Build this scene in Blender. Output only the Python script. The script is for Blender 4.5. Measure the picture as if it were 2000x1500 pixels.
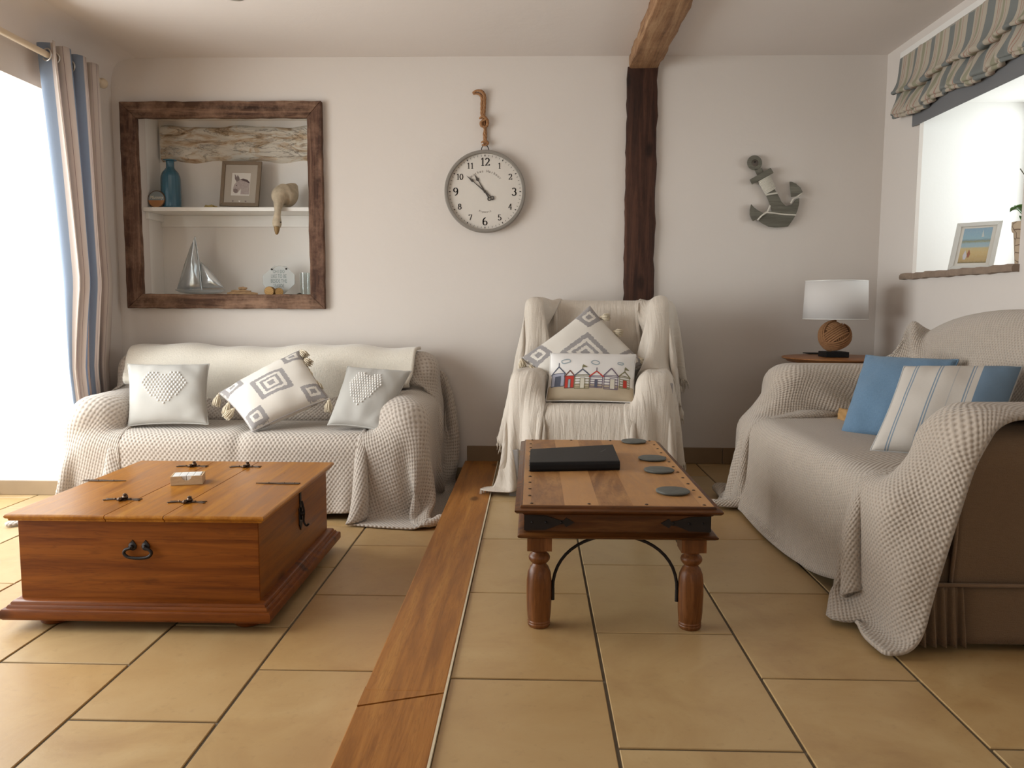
import bpy, bmesh, math, random
import numpy as np
from mathutils import Vector, Matrix
random.seed(7); RNG = np.random.default_rng(7)
scene = bpy.context.scene
for o in list(bpy.data.objects): bpy.data.objects.remove(o)
COL = scene.collection
PI = math.pi

# ---------------------------------------------------------------- camera
F = 1562.0
EYE = np.array([0.0, 0.0, 0.95])
_Y = np.array([42.0, 153.0, F]); _Y /= np.linalg.norm(_Y)
_Z = np.array([60.0, 15950.0, -F]); _Z -= _Z.dot(_Y) * _Y; _Z /= np.linalg.norm(_Z)
_X = np.cross(_Z, _Y); _X = _X if _X[0] > 0 else -_X
CM = np.array([_X, _Y, _Z])                 # rows: world axes seen from the camera (right, up, forward)
cam = bpy.data.cameras.new('camera'); cam_o = bpy.data.objects.new('camera', cam); COL.objects.link(cam_o)
cam.sensor_fit = 'HORIZONTAL'; cam.sensor_width = 36.0; cam.lens = 36.0 * F / 2000.0
cam.clip_start = 0.05; cam.clip_end = 100
r, u, f = CM[:, 0], CM[:, 1], CM[:, 2]
m = Matrix(((r[0], u[0], -f[0], EYE[0]), (r[1], u[1], -f[1], EYE[1]), (r[2], u[2], -f[2], EYE[2]), (0, 0, 0, 1)))
cam_o.matrix_world = m
scene.camera = cam_o

def pt(px, py, x=None, y=None, z=None):
    """the point of a known plane (x=, y= or z=) seen at a measured place of the photograph"""
    d = CM @ np.array([px - 1000.0, 750.0 - py, F])
    if x is not None: t = (x - EYE[0]) / d[0]
    elif y is not None: t = (y - EYE[1]) / d[1]
    else: t = (z - EYE[2]) / d[2]
    return EYE + t * d

# ---------------------------------------------------------------- light
scene.view_settings.view_transform = 'Standard'; scene.view_settings.look = 'None'
scene.view_settings.gamma = 1.0; scene.view_settings.use_curve_mapping = False
scene.view_settings.exposure = -0.42
world = bpy.data.worlds.new('sky'); scene.world = world; world.use_nodes = True
bgn = world.node_tree.nodes['Background']
bgn.inputs[0].default_value = (0.95, 0.97, 1.0, 1); bgn.inputs[1].default_value = 1.6

def daylight(name, loc, target, sx, sy, power, color):
    l = bpy.data.lights.new(name, 'AREA'); l.shape = 'RECTANGLE'; l.size = sx; l.size_y = sy
    l.energy = power; l.color = color
    o = bpy.data.objects.new(name, l); COL.objects.link(o); o.location = loc
    o.rotation_euler = (Vector(target) - Vector(loc)).to_track_quat('-Z', 'Y').to_euler()
    return o
daylight('daylight_left_door', (-3.45, 2.7, 1.15), (0, 2.7, 0.45), 3.3, 2.0, 255, (1.0, 0.975, 0.98))
daylight('daylight_right_window', (2.95, 3.9, 1.6), (1.6, 3.8, 1.3), 1.0, 0.95, 22, (1.0, 0.99, 0.99))
daylight('rear_fill_added', (0.3, -2.75, 1.5), (0.2, 3.0, 0.6), 2.2, 1.3, 11, (1.0, 0.95, 0.88))  # added fill from behind the camera, no such source is seen

# ---------------------------------------------------------------- node materials
class NT:
    def __init__(s, name):
        s.m = bpy.data.materials.new(name); s.m.use_nodes = True
        s.t = s.m.node_tree; s.b = s.t.nodes['Principled BSDF']; s.out = s.t.nodes['Material Output']
    def n(s, typ, ins=None, **kw):
        nd = s.t.nodes.new(typ)
        for k, v in kw.items(): setattr(nd, k, v)
        for k, v in (ins or {}).items():
            if isinstance(v, bpy.types.NodeSocket): s.t.links.new(v, nd.inputs[k])
            else: nd.inputs[k].default_value = v
        return nd
    def link(s, a, b): s.t.links.new(a, b)
    def math(s, op, a, b=0.0, c=0.0, clamp=False):
        nd = s.t.nodes.new('ShaderNodeMath'); nd.operation = op; nd.use_clamp = clamp
        for i, v in enumerate((a, b, c)):
            if isinstance(v, bpy.types.NodeSocket): s.t.links.new(v, nd.inputs[i])
            else: nd.inputs[i].default_value = v
        return nd.outputs[0]
    def coord(s, kind='Object', scale=(1, 1, 1), rot=(0, 0, 0)):
        tc = s.n('ShaderNodeTexCoord')
        return s.n('ShaderNodeMapping', {0: tc.outputs[kind], 'Scale': scale, 'Rotation': rot}).outputs[0]
    def noise(s, vec, scale, detail=4, rough=0.55, dist=0.0):
        return s.n('ShaderNodeTexNoise', {'Vector': vec, 'Scale': scale, 'Detail': detail, 'Roughness': rough, 'Distortion': dist}).outputs[0]
    def ramp(s, fac, stops, interp='LINEAR'):
        nd = s.n('ShaderNodeValToRGB', {0: fac}); cr = nd.color_ramp; cr.interpolation = interp
        while len(cr.elements) < len(stops): cr.elements.new(0.5)
        for e, (p, c) in zip(cr.elements, stops):
            e.position = p; e.color = (c, c, c, 1) if isinstance(c, (int, float)) else (*c, 1)
        return nd.outputs[0]
    def mix(s, fac, a, b, mode='MIX'):
        nd = s.t.nodes.new('ShaderNodeMix'); nd.data_type = 'RGBA'; nd.blend_type = mode
        for i, v in ((0, fac), (6, a), (7, b)):
            if isinstance(v, bpy.types.NodeSocket): s.t.links.new(v, nd.inputs[i])
            else: nd.inputs[i].default_value = v if isinstance(v, (int, float)) else (*v, 1)
        return nd.outputs[2]
    def set(s, color=None, rough=None, metal=None, bump=None, bstr=0.3, bdist=0.01, **kw):
        for k, v in (('Base Color', color), ('Roughness', rough), ('Metallic', metal)):
            if v is None: continue
            if isinstance(v, bpy.types.NodeSocket): s.t.links.new(v, s.b.inputs[k])
            else: s.b.inputs[k].default_value = (*v, 1) if isinstance(v, tuple) else v
        for k, v in kw.items(): s.b.inputs[k.replace('_', ' ')].default_value = v
        if bump is not None:
            bn = s.n('ShaderNodeBump', {'Height': bump, 'Strength': bstr, 'Distance': bdist})
            s.link(bn.outputs[0], s.b.inputs['Normal'])
        return s.m

def plain(name, color, rough=0.6, metal=0.0, nscale=0, var=0.12, bstr=0.15, bdist=0.002, **kw):
    t = NT(name)
    if nscale:
        v = t.coord('Object'); nz = t.noise(v, nscale)
        c = t.mix(nz, tuple(x * (1 - var) for x in color), tuple(min(1, x * (1 + var)) for x in color))
        return t.set(c, rough, metal, nz, bstr, bdist, **kw)
    return t.set(color, rough, metal, **kw)

def plaster(name, color):
    t = NT(name); v = t.coord('Object')
    n1 = t.noise(v, 1.3, 3); n2 = t.noise(v, 55, 3, 0.6); n3 = t.noise(v, 6, 4)
    c = t.mix(n1, tuple(x * 0.975 for x in color), tuple(min(1, x * 1.02) for x in color))
    h = t.math('ADD', t.math('MULTIPLY', n2, 0.10), t.math('MULTIPLY', n3, 0.9))
    return t.set(c, 0.82, 0, h, 0.28, 0.012)

def wood(name, dark, mid, light, axis=1, scale=1.0, rough=0.4, knots=True, boards=None, bstr=0.25, wear=0.0, along=1.5, dist=0.8):
    """grain runs along the given axis; boards = (axis, width) makes glued planks of different tone"""
    t = NT(name)
    sc = [26.0 * scale] * 3; sc[axis] = along * scale
    v = t.coord('Object', tuple(sc)); v1 = t.coord('Object')
    if boards:
        sep = t.n('ShaderNodeSeparateXYZ', {0: v1}).outputs[boards[0]]
        bid = t.math('FLOOR', t.math('DIVIDE', t.math('ADD', sep, 7.013), boards[1]))
        wn = t.n('ShaderNodeTexWhiteNoise', {'W': bid}, noise_dimensions='1D')
        off = t.n('ShaderNodeVectorMath', {0: wn.outputs['Color'], 'Scale': 9.0}, operation='SCALE').outputs[0]
        v = t.n('ShaderNodeVectorMath', {0: v, 1: off}, operation='ADD').outputs[0]
        bval = wn.outputs['Value']
    g = t.noise(v, 1.0, 6, 0.62, dist); fine = t.noise(v, 6.0, 3, 0.5)
    ln = t.ramp(t.math('ABSOLUTE', t.math('SUBTRACT', t.noise(v, 2.3, 4, 0.6, 0.5), 0.5)), [(0.0, 1.0), (0.035, 0.0)])
    c = t.ramp(g, [(0.28, dark), (0.5, mid), (0.74, light)])
    c = t.mix(t.math('MULTIPLY', fine, 0.35), c, tuple(x * 0.55 for x in mid))
    c = t.mix(t.math('MULTIPLY', ln, 0.4), c, dark)
    if boards: c = t.mix(t.math('MULTIPLY', bval, 0.75 if wear else 0.35), c, tuple(min(1, x * 1.35) for x in light) if wear else tuple(x * .8 for x in mid))
    if knots:
        ks = [5.5] * 3; ks[axis] = 2.4
        vo = t.n('ShaderNodeTexVoronoi', {'Vector': t.coord('Object', tuple(ks)), 'Scale': 1.0, 'Randomness': 1.0}).outputs['Distance']
        k = t.ramp(vo, [(0.07, 1.0), (0.15, 0.0)])
        c = t.mix(t.math('MULTIPLY', k, 0.75), c, tuple(x * 0.35 for x in dark))
    if wear:
        w = t.ramp(t.noise(v1, 7, 5, 0.7), [(0.45, 0.0), (0.7, 1.0)])
        c = t.mix(t.math('MULTIPLY', w, wear), c, tuple(min(1, x * 1.3) for x in light))
    t.b.inputs['Specular IOR Level'].default_value = 0.28
    rg = t.math('ADD', rough - 0.08, t.math('MULTIPLY', g, 0.2))
    return t.set(c, rg, 0, g, bstr, 0.003)

def waffle(name, light, dark, cell=0.021, depth=0.006, bs=0.9, colfac=0.75):
    """woven honeycomb throw; pattern lives in the cloth's own UV (metres)"""
    t = NT(name)
    uv = t.n('ShaderNodeTexCoord').outputs['UV']
    wob = t.n('ShaderNodeTexNoise', {'Vector': uv, 'Scale': 9.0, 'Detail': 2}).outputs['Color']
    uv2 = t.n('ShaderNodeVectorMath', {0: t.n('ShaderNodeVectorMath', {0: wob, 'Scale': 0.012}, operation='SCALE').outputs[0], 1: uv}, operation='ADD').outputs[0]
    s = t.n('ShaderNodeSeparateXYZ', {0: uv2})
    k = 2 * PI / cell
    a = t.math('COSINE', t.math('MULTIPLY', s.outputs[0], k)); b = t.math('COSINE', t.math('MULTIPLY', s.outputs[1], k * 0.9))
    p = t.math('MULTIPLY_ADD', t.math('MULTIPLY', a, b), 0.5, 0.5)
    fz = t.noise(uv, 900, 2, 0.6); big = t.noise(uv, 5, 3)
    h = t.math('ADD', t.math('POWER', p, 0.8), t.math('MULTIPLY', fz, 0.25))
    fac = t.math('MULTIPLY', t.ramp(p, [(0.08, 1.0), (0.42, 0.0)]), colfac)
    base = t.mix(big, tuple(x * 0.92 for x in light), light)
    c = t.mix(fac, base, dark)
    t.b.inputs['Sheen Weight'].default_value = 0.35; t.b.inputs['Sheen Roughness'].default_value = 0.5
    return t.set(c, 0.95, 0, h, bs, depth)

def linen(name, color, thread=600, var=0.10, bs=0.25, wrinkle=0.0, kind='UV', sheen=0.15):
    t = NT(name); v = t.n('ShaderNodeTexCoord').outputs[kind]
    m1 = t.n('ShaderNodeMapping', {0: v, 'Scale': (1, 0.12, 1)}).outputs[0]
    m2 = t.n('ShaderNodeMapping', {0: v, 'Scale': (0.12, 1, 1)}).outputs[0]
    a = t.noise(m1, thread, 2); b = t.noise(m2, thread, 2)
    h = t.math('ADD', a, b); f = t.math('MULTIPLY', h, 0.5)
    c = t.mix(f, tuple(x * (1 - var) for x in color), tuple(min(1, x * (1 + var)) for x in color))
    if wrinkle:
        m3 = t.n('ShaderNodeMapping', {0: v, 'Scale': (1, 0.16, 1)}).outputs[0]
        w = t.noise(m3, 34, 4, 0.55, 0.6)
        h = t.math('ADD', t.math('MULTIPLY', h, 0.12), t.math('MULTIPLY', w, wrinkle))
    t.b.inputs['Sheen Weight'].default_value = sheen
    return t.set(c, 0.92, 0, h, bs, 0.004 if not wrinkle else 0.012)

def glass(name, color=(0.95, 0.98, 0.98), alpha=0.12, rough=0.05):
    t = NT(name)
    tr = t.n('ShaderNodeBsdfTransparent', {0: (*color, 1)}); gl = t.n('ShaderNodeBsdfGlossy', {0: (1, 1, 1, 1), 'Roughness': rough})
    lw = t.n('ShaderNodeLayerWeight', {'Blend': 0.5}).outputs['Facing']
    fac = t.math('MULTIPLY_ADD', t.math('POWER', lw, 4.0), 0.5, alpha * 0.25, clamp=True)
    mx = t.n('ShaderNodeMixShader', {0: fac, 1: tr.outputs[0], 2: gl.outputs[0]})
    t.link(mx.outputs[0], t.out.inputs[0]); return t.m

M = {}
M['wall'] = plaster('wall_paint', (0.71, 0.648, 0.595))
M['ceiling'] = plaster('ceiling_paint', (0.73, 0.665, 0.62))
M['reveal'] = plaster('reveal_paint', (0.86, 0.85, 0.82))
M['white'] = plain('white_gloss_paint', (0.82, 0.80, 0.76), 0.4)
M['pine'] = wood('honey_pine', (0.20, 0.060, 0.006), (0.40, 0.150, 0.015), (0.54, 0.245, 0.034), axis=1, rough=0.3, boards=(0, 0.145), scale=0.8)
M['pine_x_shaded'] = wood('honey_pine_across_shaded', (0.080, 0.017, 0.003), (0.20, 0.052, 0.005), (0.31, 0.098, 0.010), axis=0, rough=0.36, boards=(2, 0.12), scale=0.8)  # grain across; same pine darkened, shade of the end faces put into the colour
M['pine_side_shaded'] = wood('honey_pine_side_shaded', (0.11, 0.030, 0.004), (0.27, 0.085, 0.008), (0.39, 0.145, 0.018), axis=1, rough=0.34, boards=(2, 0.12), scale=0.8)  # chest sides: pine colour darkened to carry their shade
M['sheesham_top'] = wood('worn_sheesham_top', (0.10, 0.036, 0.011), (0.28, 0.120, 0.038), (0.46, 0.245, 0.095), axis=1, rough=0.38, boards=(0, 0.098), scale=0.5, wear=0.20, along=5.0, dist=2.2, knots=False)
M['sheesham'] = wood('dark_sheesham', (0.032, 0.010, 0.003), (0.11, 0.036, 0.008), (0.24, 0.095, 0.024), axis=0, rough=0.32, knots=False)
M['sheesham_z'] = wood('dark_sheesham_upright', (0.050, 0.016, 0.005), (0.17, 0.058, 0.014), (0.33, 0.135, 0.048), axis=2, rough=0.35, knots=False, wear=0.12)
M['old_oak_z'] = wood('old_dark_oak_upright', (0.014, 0.006, 0.004), (0.055, 0.022, 0.013), (0.13, 0.055, 0.032), axis=2, rough=0.62, wear=0.12, bstr=0.6)
M['old_oak_y'] = wood('old_oak_beam', (0.11, 0.05, 0.022), (0.30, 0.155, 0.075), (0.48, 0.31, 0.17), axis=1, rough=0.66, wear=0.25, bstr=0.6)
M['drift_x'] = wood('reclaimed_board_x', (0.022, 0.010, 0.006), (0.115, 0.058, 0.034), (0.34, 0.21, 0.14), axis=0, rough=0.75, wear=0.5, bstr=0.9)
M['drift_z'] = wood('reclaimed_board_z', (0.020, 0.009, 0.006), (0.105, 0.050, 0.031), (0.30, 0.18, 0.12), axis=2, rough=0.75, wear=0.42, bstr=0.9)
M['strip'] = wood('floor_oak_strip', (0.20, 0.070, 0.012), (0.38, 0.150, 0.030), (0.50, 0.235, 0.058), axis=1, rough=0.38, scale=1.1, knots=True)
M['table_oak'] = wood('side_table_oak', (0.16, 0.06, 0.02), (0.32, 0.13, 0.045), (0.44, 0.20, 0.075), axis=0, rough=0.35, knots=False)
M['pale_wood'] = wood('pale_wood', (0.45, 0.30, 0.17), (0.60, 0.42, 0.25), (0.70, 0.53, 0.34), axis=0, rough=0.5, knots=False)
M['rod'] = plain('cream_rod', (0.62, 0.50, 0.36), 0.45)
M['iron'] = plain('black_iron', (0.030, 0.025, 0.024), 0.5, 0.7, 40)
M['bronze'] = plain('aged_iron', (0.11, 0.07, 0.045), 0.45, 0.8, 60)
M['steel'] = plain('brushed_steel', (0.6, 0.58, 0.55), 0.3, 1.0)
M['black'] = plain('black_leatherette', (0.010, 0.010, 0.011), 0.5, 0, 160, 0.2, 0.2, Specular_IOR_Level=0.22)
M['paper'] = plain('paper_edges', (0.7, 0.68, 0.62), 0.8)
M['slate'] = plain('grey_slate', (0.10, 0.105, 0.095), 0.55, 0, 35, 0.35, 0.5, 0.004)
M['jute'] = plain('jute_rope', (0.34, 0.17, 0.075), 0.9, 0, 120, 0.4, 0.8, 0.004)
M['string'] = plain('cotton_string', (0.66, 0.62, 0.54), 0.9, 0, 200, 0.2, 0.5)
M['glass'] = glass('clear_glass')
# ---------------------------------------------------------------- geometry helpers
class G:
    def __init__(s): s.v = []; s.f = []; s.mi = []; s.uv = {}
    def add(s, verts, faces, mi=0, uvs=None):
        o = len(s.v); s.v += [tuple(map(float, p)) for p in verts]
        if uvs is not None:
            for i, q in enumerate(uvs): s.uv[o + i] = q
        for fc in faces: s.f.append(tuple(o + i for i in fc)); s.mi.append(mi)
        return s
    def box(s, lo, hi, mi=0, taper=0.0):
        (a, b, c), (d, e, g) = lo, hi; t = taper
        vs = [(a + t, b + t, c), (d - t, b + t, c), (d - t, e - t, c), (a + t, e - t, c), (a, b, g), (d, b, g), (d, e, g), (a, e, g)]
        return s.add(vs, [(3, 2, 1, 0), (4, 5, 6, 7), (0, 1, 5, 4), (1, 2, 6, 5), (2, 3, 7, 6), (3, 0, 4, 7)], mi)
    def prism(s, poly, fn, d0, d1, mi=0):
        """closed outline (a, b) extruded from d0 to d1; fn(a, b, d) -> xyz"""
        n = len(poly)
        vs = [fn(a, b, d0) for a, b in poly] + [fn(a, b, d1) for a, b in poly]
        fs = [tuple(range(n))[::-1], tuple(range(n, 2 * n))] + [(i, (i + 1) % n, n + (i + 1) % n, n + i) for i in range(n)]
        return s.add(vs, fs, mi)
    def ring(s, outer, inner, fn, d0, d1, mi=0):
        n = len(outer)
        vs = [fn(a, b, d) for d in (d0, d1) for P in (outer, inner) for a, b in P]
        fs = []
        for i in range(n):
            j = (i + 1) % n
            fs += [(i, j, n + j, n + i), (2 * n + j, 2 * n + i, 3 * n + i, 3 * n + j), (j, i, 2 * n + i, 2 * n + j), (n + i, n + j, 3 * n + j, 3 * n + i)]
        return s.add(vs, fs, mi)
    def tube(s, pts, r, n=8, mi=0, cap=True, closed=False):
        pts = [np.array(p, float) for p in pts]; m = len(pts)
        rs = r if hasattr(r, '__len__') else [r] * m
        vs = []; up = None
        for i, p in enumerate(pts):
            t = (pts[(i + 1) % m] - pts[i - 1]) if closed else (pts[min(i + 1, m - 1)] - pts[max(i - 1, 0)])
            t = t / (np.linalg.norm(t) + 1e-9)
            if up is None:
                up = np.array([0, 0, 1.0]) if abs(t[2]) < 0.9 else np.array([1.0, 0, 0])
            up = up - up.dot(t) * t; up /= np.linalg.norm(up) + 1e-9
            sd = np.cross(t, up)
            vs += [p + rs[i] * (math.cos(2 * PI * k / n) * up + math.sin(2 * PI * k / n) * sd) for k in range(n)]
        fs = []
        for i in range(m if closed else m - 1):
            for k in range(n):
                a = i * n; b = ((i + 1) % m) * n
                fs.append((a + k, a + (k + 1) % n, b + (k + 1) % n, b + k))
        if cap and not closed: fs += [tuple(range(n))[::-1], tuple((m - 1) * n + k for k in range(n))]
        return s.add(vs, fs, mi)
    def lathe(s, prof, c, n=32, mi=0, sx=1.0, sy=1.0, axis='z'):
        """prof: (radius, height) from bottom to top"""
        vs = []
        for r_, h in prof:
            for k in range(n):
                a = 2 * PI * k / n; x, y = r_ * math.cos(a) * sx, r_ * math.sin(a) * sy
                vs.append((c[0] + x, c[1] + y, c[2] + h) if axis == 'z' else ((c[0] + x, c[1] - h, c[2] + y) if axis == 'y' else (c[0] + h, c[1] + x, c[2] + y)))
        fs = [(i * n + k, i * n + (k + 1) % n, (i + 1) * n + (k + 1) % n, (i + 1) * n + k) for i in range(len(prof) - 1) for k in range(n)]
        if prof[0][0] > 1e-5: fs.append(tuple(range(n))[::-1])
        if prof[-1][0] > 1e-5: fs.append(tuple((len(prof) - 1) * n + k for k in range(n)))
        return s.add(vs, fs, mi)
    def ball(s, c, r, n=12, mi=0, sz=1.0):
        pr = [(max(1e-6, r * math.sin(PI * i / n)), -r * sz * math.cos(PI * i / n)) for i in range(n + 1)]
        return s.lathe(pr, c, n=max(8, n + 4), mi=mi)
    def grid(s, P, mi=0, uv=None, flip=False):
        nu, nv = P.shape[:2]
        fs = [(i * nv + j, (i + 1) * nv + j, (i + 1) * nv + j + 1, i * nv + j + 1) for i in range(nu - 1) for j in range(nv - 1)]
        if flip: fs = [q[::-1] for q in fs]
        return s.add(P.reshape(-1, 3), fs, mi, None if uv is None else uv.reshape(-1, 2))
    def build(s, name, mat, parent=None, origin=None, smooth=None, bevel=0.0, seg=2, sub=0, thick=0.0, toff=0.0, merge=False):
        org = np.array(parent['_at'][:]) if parent is not None and '_at' in parent else np.array(origin if origin is not None else (0, 0, 0), float)
        me = bpy.data.meshes.new(name)
        me.from_pydata([tuple(np.array(p) - org) for p in s.v], [], s.f)
        mats = mat if isinstance(mat, (list, tuple)) else [mat]
        for k in mats: me.materials.append(M[k] if isinstance(k, str) else k)
        if len(mats) > 1: me.polygons.foreach_set('material_index', s.mi)
        if s.uv:
            lay = me.uv_layers.new(name='UVMap'); ids = np.empty(len(me.loops), int); me.loops.foreach_get('vertex_index', ids)
            lay.data.foreach_set('uv', np.array([s.uv.get(i, (0, 0)) for i in ids], float).ravel())
        bm = bmesh.new(); bm.from_mesh(me)
        if merge: bmesh.ops.remove_doubles(bm, verts=bm.verts, dist=1e-5)
        bmesh.ops.recalc_face_normals(bm, faces=bm.faces) if not s.uv else None
        bm.to_mesh(me); bm.free()
        if smooth is not None:
            me.polygons.foreach_set('use_smooth', [True] * len(me.polygons))
            if smooth < 180: me.set_sharp_from_angle(angle=math.radians(smooth))
        me.update()
        o = bpy.data.objects.new(name, me); COL.objects.link(o)
        if parent is not None: o.parent = parent; o['_at'] = tuple(org)
        else: o.location = org; o['_at'] = tuple(org)
        if bevel: b = o.modifiers.new('edge', 'BEVEL'); b.width = bevel; b.segments = seg; b.limit_method = 'ANGLE'; b.angle_limit = math.radians(40)
        if sub: q = o.modifiers.new('sub', 'SUBSURF'); q.levels = sub; q.render_levels = sub
        if thick: q = o.modifiers.new('thick', 'SOLIDIFY'); q.thickness = thick; q.offset = toff
        return o

def tag(o, label=None, cat=None, group=None, kind=None):
    for k, v in (('label', label), ('category', cat), ('group', group), ('kind', kind)):
        if v: o[k] = v
    return o
def thing(name, loc, label, cat, group=None):
    o = bpy.data.objects.new(name, None); COL.objects.link(o); o.location = tuple(map(float, loc)); o['_at'] = tuple(map(float, loc))
    o.empty_display_size = 0.1
    return tag(o, label, cat, group)
def lerp(a, b, t): return a + (b - a) * t
def circle(cx, cy, r, n=32, r2=None, a0=0.0):
    return [(cx + r * math.cos(a0 + 2 * PI * k / n), cy + (r2 or r) * math.sin(a0 + 2 * PI * k / n)) for k in range(n)]
def smoothpath(pts, n=8):
    pts = [np.array(p, float) for p in pts]; out = []
    for i in range(len(pts) - 1):
        p0, p1, p2, p3 = pts[max(i - 1, 0)], pts[i], pts[i + 1], pts[min(i + 2, len(pts) - 1)]
        for k in range(n):
            t = k / n
            out.append(0.5 * ((2 * p1) + (-p0 + p2) * t + (2 * p0 - 5 * p1 + 4 * p2 - p3) * t * t + (-p0 + 3 * p1 - 3 * p2 + p3) * t ** 3))
    out.append(pts[-1]); return out
def text_mesh(name, body, size, mat, parent, fn, sx=1.0, align='CENTER', depth=0.0012, shear=0.0):
    """lettering as real thin geometry; fn(a, b, d) maps the flat text into the world"""
    cu = bpy.data.curves.new(name, 'FONT'); cu.body = body; cu.size = size; cu.align_x = align; cu.extrude = 0.0; cu.resolution_u = 3; cu.shear = shear
    to = bpy.data.objects.new(name, cu); COL.objects.link(to)
    bpy.context.view_layer.update()
    me = bpy.data.meshes.new_from_object(to.evaluated_get(bpy.context.evaluated_depsgraph_get()))
    vs = [fn(q.co.x * sx, q.co.y, depth) for q in me.vertices]; fs = [tuple(p.vertices) for p in me.polygons]
    bpy.data.objects.remove(to); bpy.data.curves.remove(cu); bpy.data.meshes.remove(me)
    return vs, fs

# ---------------------------------------------------------------- cloth: a small position based solver
class Solid:
    """rounded box the cloth rests on (in the furniture's own frame)"""
    def __init__(s, lo, hi, r, tilt=0.0, ax=0):
        s.c = (np.array(lo) + np.array(hi)) / 2; s.h = (np.array(hi) - np.array(lo)) / 2 - r; s.r = r
        c, q = math.cos(tilt), math.sin(tilt)
        s.R = np.eye(3) if not tilt else (np.array([[1, 0, 0], [0, c, -q], [0, q, c]]) if ax == 0 else np.array([[c, 0, q], [0, 1, 0], [-q, 0, c]]))
    def push(s, p, th):
        l = (p - s.c) @ s.R
        q = np.abs(l) - s.h; sg = np.where(l < 0, -1.0, 1.0)
        o = np.maximum(q, 0); dn = np.linalg.norm(o, axis=1)
        inside = dn < 1e-9
        n = o / np.maximum(dn, 1e-9)[:, None]
        k = np.argmax(q, axis=1)
        n[inside] = 0; n[np.where(inside)[0], k[inside]] = 1
        d = np.where(inside, np.max(q, axis=1), dn) - s.r
        hit = d < th
        mv = np.where(hit, th - d, 0)[:, None] * n * sg
        return mv @ s.R.T, hit
class Blob:
    def __init__(s, c, rad): s.c = np.array(c); s.rad = np.array(rad)
    def push(s, p, th):
        l = (p - s.c) / s.rad; L = np.maximum(np.linalg.norm(l, axis=1), 1e-6)
        d = (L - 1) * s.rad.min(); hit = d < th
        n = l / s.rad; n /= np.maximum(np.linalg.norm(n, axis=1), 1e-6)[:, None]
        return np.where(hit, th - d, 0)[:, None] * n, hit

def drape(P, ds, dt, solids, iters=260, th=0.006, floor=0.0, pins=None, fric=0.5, g=9.8, bend=0.12, inner=6, damp=0.985, stepdt=0.016, rest=None, post=0):
    """P (nu, nv, 3); ds, dt rest spacing along both directions"""
    P = P.copy(); nu, nv, _ = P.shape; prev = P.copy()
    W = np.ones((nu, nv, 1))
    if pins is not None: W[pins] = 0
    cons = []
    def add(a, b, L, k): cons.append((a, b, L, k))
    sl = np.s_
    dg = math.hypot(ds, dt)
    for par in (0, 1):
        add(sl[par:nu - 1:2, :], sl[par + 1:nu:2, :], ds, 1.0)
        add(sl[:, par:nv - 1:2], sl[:, par + 1:nv:2], dt, 1.0)
        add((slice(par, nu - 1, 2), slice(0, nv - 1)), (slice(par + 1, nu, 2), slice(1, nv)), dg, 0.25)
        add((slice(par, nu - 1, 2), slice(1, nv)), (slice(par + 1, nu, 2), slice(0, nv - 1)), dg, 0.25)
    for par in range(4):
        if par < 2:
            for st in (0,):
                add(sl[par:nu - 2:4, :], sl[par + 2:nu:4, :], 2 * ds, bend)
                add(sl[:, par:nv - 2:4], sl[:, par + 2:nv:4], 2 * dt, bend)
        else:
            add(sl[par:nu - 2:4, :], sl[par + 2:nu:4, :], 2 * ds, bend)
            add(sl[:, par:nv - 2:4], sl[:, par + 2:nv:4], 2 * dt, bend)
    def fit(a, b):
        n0 = min(P[a].shape[0], P[b].shape[0]); n1 = min(P[a].shape[1], P[b].shape[1]); return n0, n1
    C2 = []
    for a, b, L, k in cons:
        n0, n1 = fit(a, b)
        if n0 == 0 or n1 == 0: continue
        C2.append((a, b, n0, n1, L, k))
    gv = np.array([0, 0, -g * stepdt * stepdt])
    for it in range(iters):
        vel = (P - prev) * damp; ln = np.linalg.norm(vel, axis=2, keepdims=True)
        vel *= np.minimum(1, 0.03 / np.maximum(ln, 1e-9))
        prev = P.copy()
        P = P + (vel + gv) * W
        for k_ in range(inner):
            for a, b, n0, n1, L, k in C2:
                A = P[a][:n0, :n1]; B = P[b][:n0, :n1]
                wa = W[a][:n0, :n1]; wb = W[b][:n0, :n1]
                d = B - A; l = np.linalg.norm(d, axis=2, keepdims=True) + 1e-9
                corr = d * ((l - L) / l * k) / np.maximum(wa + wb, 1e-6)
                if k < 0.2: corr = np.where(l < L, corr, 0)
                P[a][:n0, :n1] += corr * wa; P[b][:n0, :n1] -= corr * wb
        fl = P.reshape(-1, 3); pf = prev.reshape(-1, 3); hitany = np.zeros(len(fl), bool); Wf = W.reshape(-1, 1)
        for so in solids:
            mv, hit = so.push(fl, th); fl += mv * Wf; hitany |= hit
        low = fl[:, 2] < floor + th; fl[low, 2] = floor + th; hitany |= low
        pf[hitany] += (fl[hitany] - pf[hitany]) * fric
    return P

def relax(P, n=1, k=0.3):
    for _ in range(n):
        Q = P.copy()
        Q[1:-1, 1:-1] = (1 - k) * P[1:-1, 1:-1] + k * 0.25 * (P[:-2, 1:-1] + P[2:, 1:-1] + P[1:-1, :-2] + P[1:-1, 2:])
        P = Q
    return P
def cloth_obj(name, P, ds, dt, mat, fn, label, cat, thick=0.009, sub=1, parent=None, fringe=None):
    nu, nv, _ = P.shape
    Wp = fn(P.reshape(-1, 3)).reshape(nu, nv, 3)
    uv = np.stack(np.meshgrid(np.arange(nu) * ds, np.arange(nv) * dt, indexing='ij'), -1)
    org = Wp.reshape(-1, 3).mean(0); org[2] = Wp[..., 2].min()
    o = G().grid(Wp, uv=uv).build(name, mat, origin=org, smooth=180, sub=sub, thick=thick, toff=0.0)
    return tag(o, label, cat), Wp

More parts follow.
